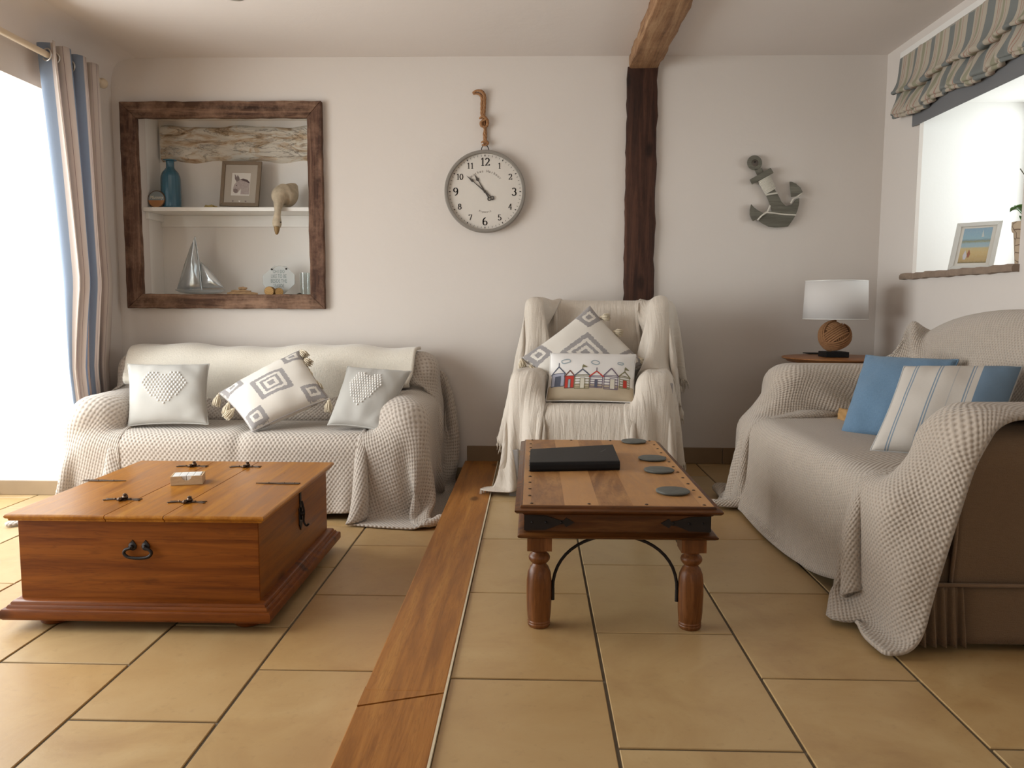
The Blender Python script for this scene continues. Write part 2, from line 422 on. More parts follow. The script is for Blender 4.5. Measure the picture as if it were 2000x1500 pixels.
def cover_start(W, arm, D, bt, seat, armf, back, hb, hf, hl, hr, step, wing=0.0, shift=0.0, tuck=1.1):
    """first lay of a throw over a sofa: W width, arm width, D depth, bt back thickness; hb/hf/hl/hr overhangs.
    local frame: x across, y from the wall (0) to the front (D), z up"""
    nu_len = []
    xs = []   # (x, w(0 arm..1 seat), extra drop)
    def seg(n0, n1, L):
        k = max(1, int(round(L / step)))
        for i in range(k):
            t = i / k; xs.append(tuple(lerp(a, b, t) for a, b in zip(n0, n1)))
    if hl > 0: seg((0, 0, hl), (0, 0, 0), hl)
    dv = armf - seat
    seg((0, 0, 0), (arm, 0, 0), arm); seg((arm, 0, 0), (arm + 0.02, 1, 0), dv * tuck)
    seg((arm + 0.02, 1, 0), (W - arm - 0.02, 1, 0), W - 2 * arm - 0.04)
    seg((W - arm - 0.02, 1, 0), (W - arm, 0, 0), dv * tuck); seg((W - arm, 0, 0), (W, 0, 0), arm)
    if hr > 0: seg((W, 0, 0), (W, 0, hr), hr); xs.append((W, 0, hr))
    else: xs.append((W, 0, 0))
    nu = len(xs); pins = np.zeros((nu, 1), bool)
    total = hb + bt + (back - seat) + (D - bt) + hf; nv = int(round(total / step)) + 1
    P = np.zeros((nu, nv, 3)); pins = np.zeros((nu, nv), bool)
    for i, (x, w, dr) in enumerate(xs):
        edge = w > .98 and (xs[i - 1][1] < .98 or (i + 1 < nu and xs[i + 1][1] < .98))
        hs = lerp(armf, seat, w); bt_ = bt + wing * (1 - w)
        side = -1 if i < nu / 2 else 1
        for j in range(nv):
            t = j * step - shift * i / nu
            if t < hb: y, z = -0.02, back - (hb - t)
            elif t < hb + bt_: y, z = t - hb, back
            elif t < hb + bt_ + back - hs: y, z = bt_ + 0.01, back - (t - hb - bt_)
            else:
                q = t - (hb + bt_ + back - hs); e = D - bt_
                if q < e: y, z = bt_ + q, hs
                else: y, z = D + 0.03 + 0.12 * (q - e), hs - (q - e)
            out = 0.02 + 0.15 * dr if dr > 0 else 0
            P[i, j] = (x + side * out, y, z - dr + 0.012)
            if w > .7:
                crease = abs(t - (hb + bt + back - hs)) < step * .51
                if crease or (edge and bt + wing < y < D - .13): pins[i, j] = True
    return P, pins
# ================================================================ THE ROOM
XL, XR, YB, ZC, ZL = -2.51, 2.03, 4.82, 2.395, -0.132
YR = -2.3                                   # wall behind the photographer
def struct(g, name, mat, **kw): return tag(g.build(name, mat, **kw), kind='structure')

# floor tiles: real slabs in a grout bed, one level right of the oak strip and one lower on the left
def tiles(name, cols, zt, y0, y1, pitch, label=None):
    t = NT(name + '_stone')
    at = t.n('ShaderNodeAttribute', attribute_name='tone').outputs['Fac']
    v = t.coord('Object'); off = t.n('ShaderNodeVectorMath', {0: v, 1: t.n('ShaderNodeCombineXYZ', {2: t.math('MULTIPLY', at, 37.0)}).outputs[0]}, operation='ADD').outputs[0]
    n1 = t.noise(off, 3.2, 6, 0.62, 0.9); n2 = t.noise(off, 38, 4, 0.65); n3 = t.noise(t.n('ShaderNodeMapping', {0: off, 'Rotation': (0, 0, 0.8), 'Scale': (1, 4, 1)}).outputs[0], 5.5, 5, 0.7)
    c = t.ramp(n1, [(0.30, (0.37, 0.215, 0.082)), (0.5, (0.47, 0.300, 0.125)), (0.72, (0.56, 0.39, 0.185))])
    c = t.mix(t.math('MULTIPLY', n3, 0.32), c, (0.55, 0.39, 0.22))
    c = t.mix(t.math('MULTIPLY', at, 0.45), c, (0.40, 0.325, 0.20)); c = t.mix(t.math('MULTIPLY', t.math('FRACT', t.math('MULTIPLY', at, 7.3)), 0.40), c, (0.46, 0.255, 0.085))
    c = t.mix(t.ramp(n2, [(0.28, 0.16), (0.42, 0.0)]), c, (0.20, 0.13, 0.06))
    hh = t.math('ADD', t.math('MULTIPLY', n1, 0.8), t.math('MULTIPLY', n2, 0.2))
    t.set(c, t.math('ADD', 0.30, t.math('MULTIPLY', n1, 0.18)), 0, hh, 0.25, 0.006)
    t.b.inputs['Specular IOR Level'].default_value = 0.42
    gm = plain(name + '_grout', (0.13, 0.10, 0.065), 0.9, 0, 60)
    g = G(); gap = 0.0042; tones = []
    g.box((cols[0][0] - .02, y0, zt - 0.08), (cols[-1][1] + .02, y1, zt - 0.0045), 1); tones += [0] * 8
    for a, b, ph in cols:
        y = ph
        while y > y0: y -= pitch
        while y < y1:
            ya, yb = max(y, y0), min(y + pitch, y1)
            if yb - ya > 0.02:
                jx, jy = random.uniform(-.0012, .0012), random.uniform(-.0012, .0012); zz = zt + random.uniform(-.0006, 0)
                q = 0.0018
                vs = [(a + gap + jx, ya + gap + jy, zt - .02), (b - gap, ya + gap, zt - .02), (b - gap, yb - gap, zt - .02), (a + gap, yb - gap, zt - .02)]
                vs += [(x + (q if x < (a + b) / 2 else -q), yy + (q if yy < (ya + yb) / 2 else -q), zz) for x, yy, _ in vs]
                vs = vs[:4] + [(x, yy, zz - q) for x, yy, _ in vs[:4]] + vs[4:]
                g.add(vs, [(0, 1, 5, 4), (1, 2, 6, 5), (2, 3, 7, 6), (3, 0, 4, 7), (4, 5, 9, 8), (5, 6, 10, 9), (6, 7, 11, 10), (7, 4, 8, 11), (8, 9, 10, 11)], 0)
                tones += [random.random()] * 12
            y += pitch
    o = g.build(name, [t.m, gm]); tag(o, kind='structure')
    a_ = o.data.attributes.new('tone', 'FLOAT', 'POINT'); a_.data.foreach_set('value', tones)
    return o
tiles('floor', [(-.21, .187, .727), (.187, .59, 1.03), (.59, .993, .755), (.993, 1.396, 1.055), (1.396, 1.8, .8), (1.8, 2.06, .6)], 0.0, YR, YB, 0.617)
tiles('floor', [(-3.3, -2.81, .6), (-2.81, -2.41, 1.0), (-2.41, -2.01, 1.11), (-2.01, -1.612, .76), (-1.612, -1.212, 1.05), (-1.212, -.815, 1.345), (-.815, -.40, 1.03)], ZL, YR, YB, 0.62)
# oak strip on the edge of the step, made of two lengths
struct(G().box((-.413, 1.88, -.14), (-.213, YB, .004)), 'trim_1', 'strip', bevel=.004)
g = G(); q = [(-.413, YR), (-.213, YR), (-.213, 1.872), (-.413, 1.80)]
g = G().prism(q, lambda a, b, d: (a, b, d), -.14, .004); struct(g, 'trim_1', 'strip', bevel=.003)
g = G().prism([(-.413, 1.806), (-.213, 1.878), (-.213, 1.90), (-.413, 1.90)], lambda a, b, d: (a, b, d), -.14, .0035); struct(g, 'trim_1', 'strip')
struct(G().box((-.213, YR, -.02), (-.2075, YB, .0065)), 'trim_2', plain('pale_mortar', (0.62, 0.52, 0.36), 0.8, 0, 60))

# back wall with the niche opening
NX0, NX1, NZ0, NZ1 = -2.372, -1.315, 1.0, 2.10
g = G()
def wallbox(a, b, c, d, y0=YB, y1=YB + .12): g.box((a, y0, c), (b, y1, d))
wallbox(XL - .7, NX0, ZL - .1, ZC + .1); wallbox(NX1, XR + .7, ZL - .1, ZC + .1)
wallbox(NX0, NX1, ZL - .1, NZ0); wallbox(NX0, NX1, NZ1, ZC + .1)
struct(g, 'wall_back', 'wall')
g = G(); NB = 5.12
g.box((NX0 - .05, YB + .12, NZ0 - .05), (NX0, NB + .05, NZ1 + .05)); g.box((NX1, YB + .12, NZ0 - .05), (NX1 + .05, NB + .05, NZ1 + .05))
g.box((NX0, YB + .12, NZ0 - .05), (NX1, NB + .05, NZ0)); g.box((NX0, YB + .12, NZ1), (NX1, NB + .05, NZ1 + .05))
g.box((NX0, NB, NZ0), (NX1, NB + .05, NZ1))
struct(g, 'wall_niche', plaster('niche_paint', (0.81, 0.775, 0.73)))
# old limewashed lintel across the top of the niche
t = NT('flaking_limewashed_oak'); v = t.coord('Object', (1.0, 1.0, 3.2))
n = t.noise(v, 4.2, 7, 0.68, 1.0); n2 = t.noise(v, 16, 5, 0.7)
c = t.ramp(n, [(0.46, (0.72, 0.67, 0.58)), (0.54, (0.60, 0.47, 0.33)), (0.63, (0.36, 0.22, 0.12))])
crack = t.ramp(t.math('ABSOLUTE', t.math('SUBTRACT', t.noise(t.coord('Object', (.8, 1, 3.4)), 3.3, 8, 0.72, 1.6), 0.52)), [(0.0, 1.0), (0.02, 0.0)])
c = t.mix(t.math('MULTIPLY', crack, t.ramp(n2, [(0.4, 0.2), (0.6, 0.9)])), c, (0.07, 0.035, 0.018))
M['lintel'] = t.set(c, 0.9, 0, t.math('SUBTRACT', n, crack), 0.5, 0.012)
nu_, nv_ = 60, 14; P = np.zeros((nu_, nv_, 3))
for i in range(nu_):
    for j in range(nv_):
        x = lerp(NX0 + .02, NX1, i / (nu_ - 1)); z0 = 1.845 + .008 * math.sin(i * .4); z1 = 2.065 + .006 * math.sin(i * .23 + 1)
        tt = j / (nv_ - 1)
        P[i, j] = (x, 5.085 + .012 * math.sin(i * .5 + j) * math.sin(j * .9) + (.035 if j in (0, nv_ - 1) else 0), lerp(z0, z1, tt))
struct(G().grid(P), 'trim_3', 'lintel', smooth=180)
struct(G().box((NX0, 4.865, 1.512), (NX1, NB, 1.536)).box((NX0, NB - .02, 1.44), (NX1, NB, 1.512)).box((NX0, 4.9, 1.47), (NX0 + .02, NB, 1.512)), 'trim_4', 'white', bevel=.003)

# left wall and the door recess, right wall and the window recess
g = G(); DY0, DY1, DZ = 1.10, 4.40, 2.04
for a, b, c, d in ((YR, DY0, ZL - .1, ZC + .1), (DY1, YB, ZL - .1, ZC + .1), (DY0, DY1, DZ, ZC + .1)):
    g.box((XL - .02, a, c), (XL, b, d))
struct(g, 'wall_left', 'wall')
g = G(); RX = -3.12
g.box((RX, DY1, ZL - .1), (XL - .02, DY1 + .08, DZ + .08)); g.box((RX, DY0 - .08, ZL - .1), (XL - .02, DY0, DZ + .08)); g.box((RX, DY0, DZ), (XL - .02, DY1, DZ + .08))
struct(g, 'wall_left_recess', 'reveal')
g = G(); WY0, WY1, WZ0, WZ1, WX = 3.44, 4.385, 1.10, 2.02, 2.60
for a, b, c, d in ((YR, WY0, -.1, ZC + .1), (WY1, YB, -.1, ZC + .1), (WY0, WY1, WZ1, ZC + .1), (WY0, WY1, -.1, WZ0)):
    g.box((XR, a, c), (XR + .02, b, d))
struct(g, 'wall_right', 'wall')
g = G()
g.box((XR + .02, WY1, WZ0 - .1), (WX, WY1 + .08, WZ1 + .1)); g.box((XR + .02, WY0 - .08, WZ0 - .1), (WX, WY0, WZ1 + .1)); g.box((XR + .02, WY0, WZ1), (WX, WY1, WZ1 + .08))
g.box((XR + .02, WY0, WZ0 - .1), (WX, WY1, WZ0))
struct(g, 'wall_right_recess', 'reveal')
# rear wall; its wide window opening is added to let in fill light
g = G(); 
for a, b, c, d in ((XL - .7, -.9, ZL - .1, ZC + .1), (1.5, XR + .7, ZL - .1, ZC + .1), (-.9, 1.5, ZL - .1, .9), (-.9, 1.5, 2.1, ZC + .1)):
    g.box((a, YR - .1, c), (b, YR, d))
struct(g, 'wall_rear', 'wall')
g = G(); g.box((XL - .7, YR - .1, ZC), (XR + .7, YB + .3, ZC + .12)); struct(g, 'ceiling', 'ceiling')
# plaster cove where the ceiling meets the left wall
cv = [(XL, ZC), (XL + .16, ZC), (XL + .10, ZC - .008), (XL + .05, ZC - .025), (XL + .022, ZC - .055), (XL + .006, ZC - .11), (XL, ZC - .16)]
struct(G().prism(cv, lambda a, b, d: (a, d, b), YR, YB), 'trim_5', 'ceiling', smooth=60)
g = G()
for k in range(7): pass

def window_frame(n, origin, w, h, axis, div, cat):
    """white frame, bars and panes; axis 'x' = faces along x"""
    fm, pm = G(), G()
    def bx(gg, a0, a1, z0, z1, t0, t1):
        gg.box((origin[0] + t0, origin[1] + a0, origin[2] + z0), (origin[0] + t1, origin[1] + a1, origin[2] + z1)) if axis == 'x' else gg.box((origin[0] + a0, origin[1] + t0, origin[2] + z0), (origin[0] + a1, origin[1] + t1, origin[2] + z1))
    b = .05
    bx(fm, 0, w, 0, b, 0, .05); bx(fm, 0, w, h - b, h, 0, .05); bx(fm, 0, b, b, h - b, 0, .05); bx(fm, w - b, w, b, h - b, 0, .05)
    for k in range(1, div): bx(fm, w * k / div - .03, w * k / div + .03, b, h - b, 0, .05)
    bx(pm, b, w - b, b, h - b, .022, .028)
    f_ = fm.build(n, 'white', origin=origin, bevel=.003); f_['kind'] = 'structure'
    pm.build('pane', 'glass', parent=f_); return f_
window_frame('door_1', (RX - .02, DY0, ZL), DY1 - DY0, DZ - ZL, 'x', 4, 'door')
window_frame('window_1', (WX, WY0, WZ0), WY1 - WY0, WZ1 - WZ0, 'x', 2, 'window')
window_frame('rear_window_added', (-.9, YR - .09, .9), 2.4, 1.2, 'y', 3, 'window')  # unseen window frame, added to go with the rear fill
# rough stone window board
t = plain('rough_stone_sill', (0.26, 0.19, 0.14), 0.85, 0, 14, 0.4, 0.6, 0.01)
P = np.zeros((30, 9, 3))
for i in range(30):
    y = lerp(3.43, 4.47, i / 29); e = .004 * math.sin(i * 1.9) + .003 * math.sin(i * .7)
    prof = [(2.59, 1.098), (2.59, 1.128), (2.10, 1.132), (2.006 - e, 1.131), (1.999 - e, 1.122), (1.997 - e, 1.110), (2.001 - e, 1.100), (2.04, 1.098), (2.59, 1.098)]
    for j, (x, z) in enumerate(prof): P[i, j] = (x, y if j > 2 and x < 2.05 else min(max(y, WY0), WY1), z + e * .5)
o = G().grid(P).add([P[0, j] for j in range(8)], [tuple(range(8))]).add([P[-1, j] for j in range(8)], [tuple(range(8))]).build('trim_6', t, smooth=50); tag(o, kind='structure')
# tiled skirting
def skirting(name, a, b, fixed, axis, z0, z1, mat, L=.40, ph=0.0):
    g = G(); x = a - ph
    while x < b:
        x0, x1 = max(a, x), min(b, x + L) - .003
        if x1 - x0 > .01:
            g.box((x0, fixed[0], z0), (x1, fixed[1], z1)) if axis == 'x' else g.box((fixed[0], x0, z0), (fixed[1], x1, z1))
        x += L
    return struct(g, name, mat, bevel=.003)
sk = plain('skirting_tile', (0.30, 0.21, 0.12), 0.5, 0, 5, 0.2)
sk_b = plain('skirting_tile_dark', (0.25, 0.165, 0.09), 0.5, 0, 5, 0.2)
skirting('baseboard_back', -.40, XR, (YB - .012, YB), 'x', 0, .098, sk_b, ph=.05)
skirting('baseboard_back', XL, -.42, (YB - .012, YB), 'x', ZL, ZL + .095, sk)
skirting('baseboard_left', DY1, YB, (XL, XL + .012), 'y', ZL, ZL + .095, sk)
skirting('baseboard_left', RX, XL, (DY1 - .012, DY1), 'x', ZL, ZL + .083, sk, L=.62)
skirting('baseboard_left', YR, DY0, (XL, XL + .012), 'y', ZL, ZL + .095, sk)
skirting('baseboard_right', YR, YB, (XR - .012, XR), 'y', 0, .098, sk_b)
# exposed timber: post on the back wall and ceiling beam
def rough_beam(name, lo, hi, ax, mat, amp=.004, step=.07):
    lo, hi = np.array(lo, float), np.array(hi, float); n = int((hi[ax] - lo[ax]) / step) + 2; o1, o2 = [k for k in range(3) if k != ax]
    vs = []; fs = []; K = 12
    for i in range(n):
        s = lerp(lo[ax], hi[ax], i / (n - 1)); c = (lo + hi) / 2; h = (hi - lo) / 2; r_ = .012
        for k, (sx, sy, dx, dy) in enumerate([(-1, -1, 1, 0), (-1, -1, .3, .3), (-1, -1, 0, 1), (-1, 1, 0, -1), (-1, 1, .3, -.3), (-1, 1, 1, 0), (1, 1, -1, 0), (1, 1, -.3, -.3), (1, 1, 0, -1), (1, -1, 0, 1), (1, -1, -.3, .3), (1, -1, -1, 0)]):
            p = np.zeros(3); p[ax] = s
            p[o1] = c[o1] + sx * h[o1] + dx * r_ + amp * math.sin(i * 1.3 + k // 3 * 2) + amp * .6 * math.sin(i * 2.9 + k)
            p[o2] = c[o2] + sy * h[o2] + dy * r_ + amp * .7 * math.sin(i * .9 + k // 3 * 1.7); vs.append(p)
    for i in range(n - 1):
        for k in range(K): fs.append((i * K + k, i * K + (k + 1) % K, (i + 1) * K + (k + 1) % K, (i + 1) * K + k))
    fs += [tuple(range(K)), tuple((n - 1) * K + k for k in range(K))]
    return struct(G().add(vs, fs), name, mat, smooth=40)
rough_beam('trim_7', (.535, 4.79, 0.0), (.712, 4.85, 2.325), 2, 'old_oak_z')
rough_beam('trim_8', (.545, YR, 2.315), (.715, YB + .02, ZC + .02), 1, 'old_oak_y')
# outside ground seen by the light only as far as the doors show it
struct(G().box((-9, -6, ZL - .3), (-3.3, 10, ZL - .2)), 'ground', plain('pale_paving', (0.5, 0.48, 0.44), 0.9, 0, 4))
# ================================================================ UPHOLSTERY AND THROWS
M['cover_taupe'] = waffle('taupe_waffle_throw', (0.56, 0.485, 0.415), (0.25, 0.19, 0.145), cell=0.021, depth=0.005, colfac=.6)
M['cover_cream'] = waffle('cream_waffle_throw', (0.66, 0.59, 0.52), (0.34, 0.27, 0.21), cell=0.019, depth=0.006, colfac=0.6)
M['fleece'] = plain('cream_fleece', (0.76, 0.70, 0.60), 0.98, 0, 130, 0.1, 0.6, 0.006, Sheen_Weight=0.5)
M['sofa_taupe'] = linen('taupe_upholstery', (0.16, 0.115, 0.085), 300)
M['sofa_brown'] = linen('tan_chenille', (0.19, 0.118, 0.066), 420, 0.22, 0.5, kind='Object', sheen=0.05)
M['sofa_brown_pl'] = linen('tan_chenille_welt', (0.21, 0.13, 0.075), 420, 0.15, 0.3, kind='Object')
M['dark_leg'] = plain('dark_wood_leg', (0.05, 0.02, 0.01), 0.4)

def sofa(name, label, fn, W, D, arm, seat, armh, back, bt, legz, mat, at, feet='box', bare=False, cushions=2):
    """upholstered sofa in its own frame, mapped to the room by fn; parts: base, back, arm x2, seat_cushion, leg x4"""
    t = thing(name, at, label, 'sofa')
    def rb(lo, hi, r=.04, bulge=.0, n=9):
        # rounded box as a subdivided cage
        lo, hi = np.array(lo, float), np.array(hi, float); vs = []; fs = []; idx = {}
        for ax in range(3):
            a1, a2 = [k for k in range(3) if k != ax]
            for sd in (0, 1):
                o = len(vs)
                for i in range(n):
                    for j in range(n):
                        q = np.zeros(3); q[ax] = sd; q[a1] = i / (n - 1); q[a2] = j / (n - 1)
                        p = lo + q * (hi - lo); inn = np.clip(p, lo + r, hi - r); d = p - inn; L = np.linalg.norm(d)
                        p = inn + d / L * r if L > 1e-9 else p
                        if bulge and ax == 2 and sd == 1: p[2] += bulge * math.sin(PI * q[a1]) ** .6 * math.sin(PI * q[a2]) ** .6
                        vs.append(p)
                for i in range(n - 1):
                    for j in range(n - 1): fs.append((o + i * n + j, o + (i + 1) * n + j, o + (i + 1) * n + j + 1, o + i * n + j + 1))
        return fn(np.array(vs)), fs
    def part(nm, *a, **k):
        v, f_ = rb(*a, **k); return G().add(v, f_).build(nm, mat, t, smooth=60, merge=True)
    part('base', (arm * .6, .03, legz), (W - arm * .6, D - .03, seat - .14), .03)
    part('backrest', (arm * .5, .0, legz + .05), (W - arm * .5, bt, back), .06, n=11)
    for a in (0, W - arm): part('arm', (a + (.0 if bare else .045 if a == 0 else .02), .02, legz), (a + arm - (.0 if bare else .02), D - .06 - (.0 if bare else .02), armh - (.0 if bare else .02)), .085)
    cw = (W - 2 * arm) / cushions
    for k in range(cushions): part('seat_cushion', (arm + k * cw + .004, bt - .02, seat - .15), (arm + (k + 1) * cw - .004, D - .01, seat - .012), .045, .012)
    for a, b in ((.08, .08), (W - .08, .08), (.08, D - .1), (W - .08, D - .1)):
        c = fn(np.array([[a, b, 0]]))[0]
        G().lathe([(.022, 0), (.028, .01), (.034, legz + .01)], c, 14).build('leg', 'dark_leg', t, smooth=40)
    return t

# ---- two-seat sofa under the niche -------------------------------------------------
LX0, LW, LD = -2.43, 1.89, .83            # left edge, width, depth from the wall side
def fnL(p): p = np.asarray(p, float); return np.stack([LX0 + p[..., 0], 4.76 - p[..., 1], ZL + p[..., 2]], -1)
L_arm, L_seat, L_armh, L_back, L_bt = .30, .425, .60, .80, .27
sofa('sofa', 'two-seat sofa hidden under a taupe waffle throw, below the wall niche', fnL, LW, LD, L_arm, L_seat, L_armh, L_back, L_bt, .10, 'sofa_taupe', (LX0 + LW / 2, 4.35, ZL))
solL = [Solid((.04, 0, .08), (LW - .02, L_bt, L_back), .07), Solid((.03, .02, .10), (L_arm, LD - .05, L_armh), .12), Solid((LW - L_arm, .02, .10), (LW, LD - .05, L_armh), .14), Solid((.03, .02, .10), (.18, LD - .03, L_armh - .015), .04), Solid((LW - .18, .02, .10), (LW, LD - .03, L_armh - .03), .05),
        Solid((.1, .1, .1), (LW / 2 + .01, LD, L_seat), .055), Solid((LW / 2 - .01, .1, .1), (LW - .1, LD, L_seat), .055)]
solL += [Solid((-.35, -.1, -.2), (-.012, .60, 1.2), .001), Solid((-.3, -.07, -.2), (2.2, -.02, 1.2), .001)]   # the wall behind
st = .031
P0, pins = cover_start(LW, L_arm, LD, L_bt, L_seat, L_armh, L_back, .12, .265, .34, .40, st)
pins[8:-8, 0] = True
nu, nv = P0.shape[:2]
ii, jj = np.meshgrid(np.arange(nu), np.arange(nv), indexing='ij')
P0[..., 1] += .012 * np.sin(ii * .55 + 1.0) * np.clip((jj - nv * .72) / (nv * .28), 0, 1)
P0[..., 2] += RNG.normal(0, .0015, (nu, nv))
P1 = drape(P0, st * 1.05, st * 1.015, solL, iters=150, th=.010, floor=.0, fric=.75, bend=.12, inner=5, pins=pins)
P1 = relax(P1, 1, .35)
cloth_obj('throw', P1, st, st, 'cover_taupe', fnL, 'taupe waffle-knit throw draped over the whole two-seat sofa down to the floor', 'throw')

# cream fleece over the back of the sofa
st = .03; U = int(1.66 / st) + 1; V = int(.52 / st) + 1
P0 = np.zeros((U, V, 3))
for i in range(U):
    for j in range(V):
        x = .12 + i * st; t_ = j * st; hb = .10
        if t_ < hb: y, z = -.0, L_back + .03 - (hb - t_)
        elif t_ < hb + L_bt: y, z = t_ - hb, L_back + .035
        else: y, z = L_bt + .03, L_back + .03 - (t_ - hb - L_bt)
        P0[i, j] = (x, y, z + .006 * math.sin(i * .5 + j * .3))
P0[..., 2] += RNG.normal(0, .002, (U, V))
P2 = relax(drape(P0, st, st, solL, iters=70, th=.036, floor=.0, fric=.8, bend=.2, inner=5), 1, .4)
P2[..., 2] += .010 * np.sin(np.arange(U) * .21)[:, None] + .006 * np.sin(np.arange(U) * .57 + 2)[:, None]
cloth_obj('fleece_throw', P2, st, st, 'fleece', fnL, 'cream fleece throw folded along the top of the two-seat sofa back', 'throw', thick=.016)

# ---- wing armchair --------------------------------------------------------------------
M['throw_linen'] = linen('crinkled_cotton_throw', (0.64, 0.565, 0.48), 500, 0.08, 0.75, wrinkle=1.0)
M['fringe'] = plain('cotton_fringe', (0.66, 0.58, 0.48), 0.95)
M['chair_grey'] = plain('grey_painted_wood', (0.30, 0.28, 0.27), 0.55, 0, 30)
M['chair_cloth'] = linen('grey_chair_cloth', (0.36, 0.33, 0.30), 300, kind='Object')
AX0, AW, AD, A_arm, A_seat, A_armh, A_back, A_bt = -.005, .80, .80, .165, .455, .615, .97, .20
AC, AS = math.cos(math.radians(9)), math.sin(math.radians(9))      # the chair is turned a little to the left
def fnA(p): p = np.asarray(p, float); return np.stack([AX0 + AC * p[..., 0] - AS * p[..., 1], 4.715 - AS * p[..., 0] - AC * p[..., 1], p[..., 2]], -1)
def rbox(fn, lo, hi, r=.04, n=9, bulge=0.0, g=None, mi=0):
    g = g or G(); lo, hi = np.array(lo, float), np.array(hi, float); vs = []; fs = []
    for ax in range(3):
        a1, a2 = [k for k in range(3) if k != ax]
        for sd in (0, 1):
            o = len(vs)
            ts = [0, r * .3, r * .65, r] 
            def pos(L): 
                rr = min(r, L / 2.01); e = [0, rr * .3, rr * .65, rr]; return [q / L for q in e] + [lerp(rr, L - rr, k / (n - 1)) / L for k in range(1, n - 1)] + [1 - q / L for q in e[::-1]]
            p1, p2 = pos(hi[a1] - lo[a1]), pos(hi[a2] - lo[a2])
            for i in p1:
                for j in p2:
                    q = np.zeros(3); q[ax] = sd; q[a1] = i; q[a2] = j
                    p = lo + q * (hi - lo); rr = np.minimum(r, (hi - lo) / 2.01); inn = np.clip(p, lo + rr, hi - rr); d = (p - inn) / rr; L = np.linalg.norm(d)
                    p = inn + d / L * rr if L > 1e-9 else p
                    if bulge and ax == 2 and sd == 1: p[2] += bulge * math.sin(PI * i) ** .6 * math.sin(PI * j) ** .6 if 0 < i < 1 and 0 < j < 1 else 0
                    vs.append(p)
            m2 = len(p2)
            for i in range(len(p1) - 1):
                for j in range(m2 - 1): fs.append((o + i * m2 + j, o + (i + 1) * m2 + j, o + (i + 1) * m2 + j + 1, o + i * m2 + j + 1))
    return g.add(fn(np.array(vs)), fs, mi)
ch = thing('armchair', (.33, 4.28, 0), 'wing armchair on grey legs under a fringed beige throw, before the oak post', 'armchair')
rbox(fnA, (.03, .05, .22), (AW - .03, AD - .04, .34), .03).build('base', 'chair_cloth', ch, smooth=60, merge=True)
rbox(fnA, (.06, .0, .22), (AW - .06, A_bt - .01, A_back - .02), .06).build('backrest', 'chair_cloth', ch, smooth=60, merge=True)
rbox(fnA, (A_arm, A_bt - .02, .33), (AW - A_arm, AD - .02, A_seat - .014), .045, bulge=.008).build('seat_cushion', 'chair_cloth', ch, smooth=60, merge=True)
for a in (0, 1):
    x0 = .015 if a == 0 else AW - A_arm + .015; x1 = x0 + A_arm - .03
    rbox(fnA, (x0, .04, .22), (x1, AD - .05, A_armh - .02), .05).build('arm', 'chair_cloth', ch, smooth=60, merge=True)
    x0 = .03 if a == 0 else AW - .11; rbox(fnA, (x0, .02, .40), (x0 + .08, .36, A_back - .035), .035).build('wing', 'chair_cloth', ch, smooth=60, merge=True)
for a, b in ((.035, AD - .035), (AW - .035, AD - .035), (.05, .06), (AW - .05, .06)):
    rbox(fnA, (a - .022, b - .022, 0), (a + .022, b + .022, .235), .004).build('leg', 'chair_grey', ch, merge=True)
rbox(fnA, (AW - .012, .03, .20), (AW + .006, AD - .06, .58), .006).build('side_panel', 'chair_grey', ch, smooth=50, merge=True)
solA = [Solid((0, 0, .2), (AW, A_bt, A_back), .05), Solid((0, .03, .2), (A_arm, AD - .04, A_armh), .055), Solid((AW - A_arm, .03, .2), (AW + .005, AD - .04, A_armh), .055),
        Solid((.08, .05, .2), (AW - .08, AD, A_seat), .05), Solid((.02, 0, .3), (.11, .38, A_back + .02), .04), Solid((AW - .11, 0, .3), (AW - .02, .38, A_back + .03), .04),
        Solid((-.6, -.09, -.2), (1.6, -.035, 1.4), .001), Blob((AW / 2, A_bt, .66), (.25, .05, .22))]
st = .0235
P0, pins = cover_start(AW, A_arm, AD, A_bt, A_seat, A_armh, A_back, .16, .165, .27, .36, st, wing=.17, tuck=1.7)
pins[:, 0] = True; pins[:6, 0] = False; pins[-6:, 0] = False
pins |= (np.abs(np.arange(P0.shape[1]) * st - .18) < st * .5)[None, :] & (P0[..., 2] > A_back - .05)
for xe_ in (.035, .11, AW - .035, AW - .11): pins |= (np.abs(P0[..., 0] - xe_) < st * .5) & (((P0[..., 1] > .40) & (P0[..., 1] < AD - .08) & (P0[..., 2] > .58)) | ((P0[..., 1] < .36) & (P0[..., 2] > A_back - .03)))
nu, nv = P0.shape[:2]; ii, jj = np.meshgrid(np.arange(nu), np.arange(nv), indexing='ij')
P0[..., 1] += .012 * np.sin(ii * .6) * np.clip((jj - nv * .72) / (nv * .28), 0, 1)
P0 += RNG.normal(0, .0018, (nu, nv, 3))
lft = np.clip((10 - ii) / 10, 0, 1) * np.clip((jj - nv * .5) / (nv * .5), 0, 1); P0[..., 0] -= .10 * lft
PA = drape(P0, st * 1.05, st * 1.03, solA, iters=170, th=.008, floor=.02, fric=.8, bend=.05, inner=5, pins=pins)
tA, WA = cloth_obj('fringed_throw', PA, st, st, 'throw_linen', fnA, 'crinkled beige cotton throw with fringed ends draped over the wing armchair', 'throw', thick=.004)
